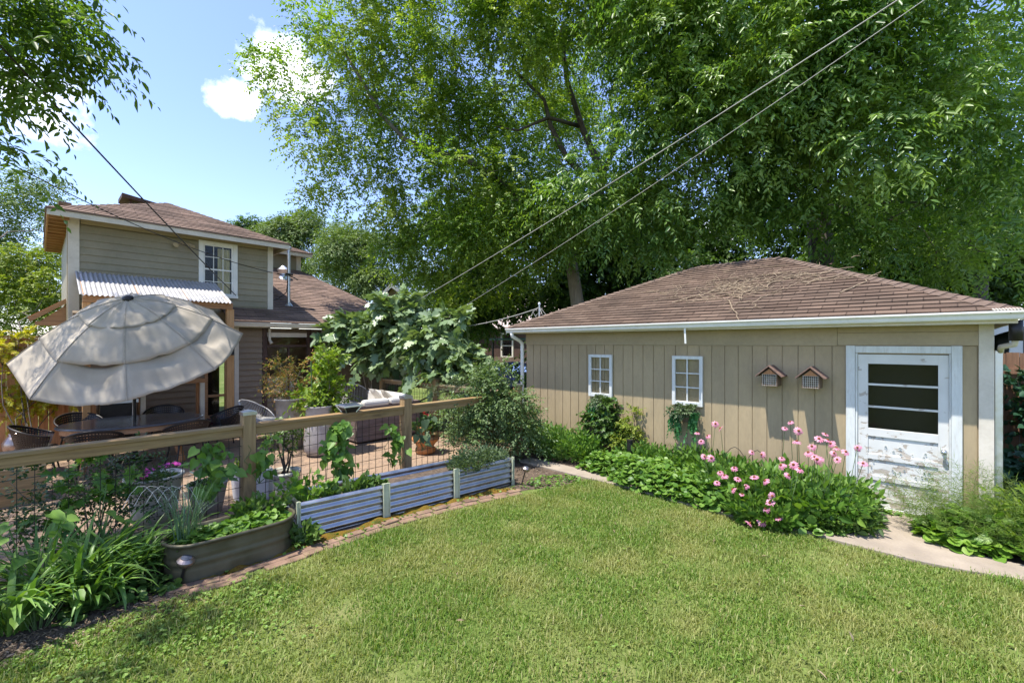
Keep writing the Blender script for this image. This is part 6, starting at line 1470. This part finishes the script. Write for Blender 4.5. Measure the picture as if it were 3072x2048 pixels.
# ------------------------------------------------------------------ things on the garage wall
def old_window(label, y0, y1, z0, z1, tilt):
    t = thing('old_window', label, 'window frame', (GX-.02, (y0+y1)/2, z0), group='old sash windows hung on the garage wall')
    m = MB(); X0, X1 = GX-.055, GX-.012; fw = .055
    m.box(X0, X1, y0, y0+fw, z0, z1); m.box(X0, X1, y1-fw, y1, z0, z1); m.box(X0+.001, X1, y0+fw, y1-fw, z1-fw, z1); m.box(X0+.001, X1, y0+fw, y1-fw, z0, z0+fw*1.3)
    m.build('frame', M['casing'], t, bevel=.003)
    m = MB(); ym = (y0+y1)/2; h = (z1-z0-fw*2.3)/3
    m.box(X0+.01, X1-.008, ym-.009, ym+.009, z0+fw*1.3, z1-fw)
    for k in (1, 2): z = z0+fw*1.3+h*k; m.box(X0+.012, X1-.01, y0+fw, y1-fw, z-.009, z+.009)
    m.build('muntin', M['casing'], t)
    MB().box(X1-.006, X1-.003, y0+fw, y1-fw, z0+fw*1.3, z1-fw).build('pane', M['glass_clear'], t)
    t.rotation_euler = (tilt, 0, 0)
old_window('six pane white window frame hung on the wall nearest the downspout', 4.47, 5.0, 1.15, 1.98, 0)
old_window('six pane white window frame hung on the wall nearest the bird feeders', 2.76, 3.28, 1.14, 1.985, 0)
def feeder(label, y, z):
    t = thing('bird_feeder', label, 'bird feeder', (GX-.14, y, z), group='wooden suet feeders on the garage wall')
    a, b = y-.115, y+.115; X0, X1 = GX-.3, GX-.01
    m = MB(); m.box(X0+.03, X1, a+.012, a+.03, z, z+.17); m.box(X0+.03, X1, b-.03, b-.012, z, z+.17); m.box(X0+.03, X1, a+.03, b-.03, z, z+.018); m.box(X1-.012, X1, a+.03, b-.03, z+.018, z+.2)
    m.ext([(X0+.03, a+.012, z+.172), (X0+.03, b-.012, z+.172), (X0+.03, y, z+.262)], (.02, 0, 0))
    m.build('box', M['old_wood'], t)
    m = MB()
    for s_ in (-1, 1):
        m.add([(X0-.02, y, z+.288), (X1, y, z+.288), (X1, y+s_*.17, z+.135), (X0-.02, y+s_*.17, z+.135), (X0-.02, y, z+.304), (X1, y, z+.304), (X1, y+s_*.18, z+.147), (X0-.02, y+s_*.18, z+.147)],
              [(0, 1, 2, 3), (4, 7, 6, 5), (0, 3, 7, 4), (1, 5, 6, 2), (3, 2, 6, 7), (0, 4, 5, 1)])
    m.build('roof', M['old_wood_y'], t, recalc=True)
    MB().ext([(X0+.028, a+.03, z+.175), (X0+.028, b-.03, z+.175), (X0+.028, y, z+.25)], (-.004, 0, 0)).build('gable_board', M['cedar'], t)
    m = MB(); 
    for k in range(8): yy = a+.03+(b-a-.06)*k/7; m.bar((X0+.03, yy, z), (X0+.03, yy, z+.17), .0026, .0026)
    for k in range(6): zz = z+.008+.032*k; m.bar((X0+.026, a+.02, zz), (X0+.026, b-.02, zz), .0026, .0026)
    m.build('wire_cage', M['alu'], t)
    MB().box(X0+.07, X1-.02, a+.045, b-.045, z+.02, z+.15).build('suet_block', M['bark'], t, bevel=.01)
M['old_wood_y'] = m_wood('feeder_roof', (.10, .062, .05), (.24, .155, .12), 0)
feeder('wooden bird feeder with a wire cage, the one farther from the door', 1.72, 1.575)
feeder('wooden bird feeder with a wire cage, the one nearer the white door', 1.21, 1.575)

# ------------------------------------------------------------------ fences
cf = thing('cedar_fence', 'tall reddish cedar board fence at the left behind the yellow maple', 'fence', (-2, 13.05, 0))
m = MB(); x = -6.0
while x < .36:
    m.box(x, x+.138, 13.05, 13.07, .05, 2.3+random.uniform(-.008, .008)); x += .143
m.build('boards', M['cedar'], cf)
m = MB(); m.box(-6, .4, 13.0, 13.045, 2.02, 2.1); m.box(-6, .4, 13.0, 13.045, 1.1, 1.18); m.box(-6, .4, 12.98, 13.09, 2.31, 2.345); m.build('rails', M['cedar_x'], cf)
m = MB()
for xx in (-3.8, -1.6, .28): m.box(xx, xx+.09, 12.96, 12.999, 0, 2.3)
m.build('fence_posts', M['cedar'], cf)
rf = thing('side_fence', 'brown cedar fence with horizontal rails at the right edge', 'fence', (10.5, -3, 0))
m = MB(); y = -.6
while y > -7: m.box(10.55, 10.57, y-.138, y, .05, 2.05+random.uniform(-.01, .01)); y -= .143
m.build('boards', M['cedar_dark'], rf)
m = MB()
for z in (.35, 1.05, 1.72): m.box(10.505, 10.549, -7, -.6, z, z+.09)
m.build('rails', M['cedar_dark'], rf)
gs = thing('grey_shed', 'small dark grey building with white rake boards beyond the right fence', 'building', (17, -3, 0))
m = MB(); m.box(15, 20, -5, -1.35, 0, 2.5); m.ext([(15, -5, 2.5), (15, -1.35, 2.5), (15, -3.2, 3.3)], (5, 0, 0)); m.build('wall', m_paint('shed_wall', (.075, .085, .09), .1, .7, 2), gs)
m = MB(); 
for s_, y_ in ((1, -.95), (-1, -5.45)): m.ext([(14.7, -3.2, 3.36), (14.7, y_, 2.36), (14.7, y_, 2.43), (14.7, -3.2, 3.44)], (5.6, 0, 0))
m.build('roof', M['shingle_g'], gs, recalc=True)
m = MB(); m.ext([(14.66, -3.2, 3.3), (14.66, -.93, 2.33), (14.66, -.93, 2.46), (14.66, -3.2, 3.45)], (.04, 0, 0)); m.ext([(14.66, -3.2, 3.3), (14.66, -5.47, 2.33), (14.66, -5.47, 2.46), (14.66, -3.2, 3.45)], (.04, 0, 0)); m.build('rake_board', M['white'], gs, recalc=True)
MB().box(14.9, 15.05, -1.5, -1.3, 1.9, 2.4).build('corner_board', M['white'], gs)

# ------------------------------------------------------------------ neighbours
nb_ = thing('neighbour_house', 'distant brown gabled house with white rake boards above the fig bush', 'house', (15.95, 25.9, 0), R(-30))
m = MB(); m.box(15.0, 17.9, 26.3, 34, 0, 4.55); m.ext([(15.0, 26.3, 4.55), (17.9, 26.3, 4.55), (16.1, 26.3, 6.0)], (0, .3, 0)); m.build('wall', M['siding_tan'], nb_)
ap = Vector((15.95, 25.9, 6.05)); 
m = MB(); m.ext([ap, (14.5, 25.9, 4.45), (14.5, 25.9, 4.55), ap+Vector((0, 0, .12))], (0, 8, 0)); m.ext([ap, (18.2, 25.9, 4.3), (18.2, 25.9, 4.4), ap+Vector((0, 0, .12))], (0, 8, 0)); m.build('roof', M['cap'], nb_, recalc=True)
m = MB(); m.ext([ap+Vector((0, -.05, -.16)), (14.46, 25.85, 4.3), (14.46, 25.85, 4.56), ap+Vector((0, -.05, .13))], (0, .045, 0)); m.ext([ap+Vector((0, -.05, -.16)), (18.24, 25.85, 4.15), (18.24, 25.85, 4.41), ap+Vector((0, -.05, .13))], (0, .045, 0)); m.build('rake_board', M['trim'], nb_, recalc=True)
m = MB(); m.box(15.88, 15.98, 26.24, 26.3, 4.2, 5.2); m.box(16.5, 16.6, 26.24, 26.3, 4.2, 5.2); m.box(15.98, 16.5, 26.24, 26.3, 5.1, 5.2); m.box(15.98, 16.5, 26.25, 26.3, 4.2, 4.28); w_ = m.build('window', M['white'], nb_)
MB().box(15.98, 16.5, 26.27, 26.29, 4.28, 5.1).build('pane', M['dark_room'], w_)
n2 = thing('dark_house', 'dark shaded house with a tall white window behind the left end of the garage', 'house', (27, 22, 0))
m = MB(); m.box(24, 31, 15, 30, 0, 3.4); m.build('wall', M['brown_wood'], n2)
m = MB(); m.ext([(23.5, 14.6, 3.3), (23.5, 30.4, 3.3), (27.5, 26.5, 6.2), (27.5, 18.5, 6.2)], (0, 0, .1)); m.build('roof', m_paint('pale_roof', (.45, .36, .32), .15, .9, 2), n2)
m = MB(); m.box(23.93, 24, 22.35, 22.5, 1.15, 3.0); m.box(23.93, 24, 23.5, 23.65, 1.15, 3.0); m.box(23.93, 24, 22.5, 23.5, 2.88, 3.0); m.box(23.93, 24, 22.5, 23.5, 1.15, 1.25); m.box(23.94, 24, 22.5, 23.5, 2.0, 2.06); w_ = m.build('window', M['trim'], n2)
MB().box(23.97, 23.99, 22.5, 23.5, 1.25, 2.88).build('pane', M['glass'], w_)
cp_ = thing('carport', 'blue edged flat carport roof left of the garage', 'carport', (15.6, 14.5, 0))
MB().box(15, 17.5, 12.2, 15.6, 2.36, 2.45).build('roof', m_plain('blue_metal', (.10, .22, .30), .4, .3), cp_)
for x, y in ((15.1, 15.45), (17.3, 15.45), (15.1, 12.3), (17.3, 12.3)): MB().box(x-.04, x+.04, y-.04, y+.04, 0, 2.36).build('post', M['dark_metal'], cp_)
d2 = thing('board_fence', 'weathered brown board fence behind the blue car', 'fence', (19, 16, 0)); m = MB(); y = 10.0
while y < 22: m.box(20, 20.025, y, y+.135, 0, 1.35+random.uniform(-.03, .03)); y += .145
m.build('boards', M['old_wood'], d2); MB().box(20.026, 20.07, 10, 22, .9, .99).build('rail', M['old_wood'], d2)
# parked car
car = thing('parked_car', 'dark blue car parked left of the garage, mostly hidden by shrubs', 'car', (14.6, 13.3, 0))
M['car'] = m_plain('blue_car_paint', (.03, .05, .14), .22, .2, .6)
side = [(-2.15, .35), (-2.2, .7), (-2.1, .88), (-1.25, .98), (-.5, 1.36), (.2, 1.42), (1.0, 1.38), (1.75, 1.0), (2.1, .92), (2.18, .6), (2.1, .33)]
m = MB(); nS = len(side); vs = []
for (sx_, ins) in ((-.86, 0), (.86, 0)):
    for (y, z) in side: k = .86 if z < 1.0 else .86-.2*(z-1.0)/.42; vs.append((14.6+(k if sx_ > 0 else -k), 13.3-y, z))
m.add(vs, [tuple(range(nS)), tuple(range(nS, 2*nS))[::-1]] + [(i, nS+i, nS+(i+1) % nS, (i+1) % nS) for i in range(nS)])
m.build('body', M['car'], car, bevel=.04, recalc=True)
for sx_ in (-1, 1):
    xs = lambda z: 14.6+sx_*(.872-.2*(max(z, 1.0)-1.0)/.42)
    for q in ([(-1.0, 1.02), (-.45, 1.3), (.1, 1.35), (.1, 1.02)], [(.16, 1.02), (.16, 1.35), (.95, 1.31), (1.45, 1.04)]):
        MB().ext([(xs(z), 13.3-y, z) for y, z in q], (sx_*.006, 0, 0)).build('side_window', M['glass'], car)
    for y in (-1.35, 1.35):
        m = MB(); xx = 14.6+sx_*.86; m.tube([(xx-.1, 13.3-y, .32), (xx+.1, 13.3-y, .32)], .32, 22); wl = m.build('wheel', M['dark_metal'], car)
        m = MB(); m.tube([(xx-.105, 13.3-y, .32), (xx+.105, 13.3-y, .32)], .2, 16); m.build('rim', M['alu'], wl)
MB().ext([(13.95, 13.3+1.16, 1.02), (15.25, 13.3+1.16, 1.02), (15.2, 13.3+.6, 1.33), (14.0, 13.3+.6, 1.33)], (0, .012, .012)).build('windscreen', M['glass'], car)
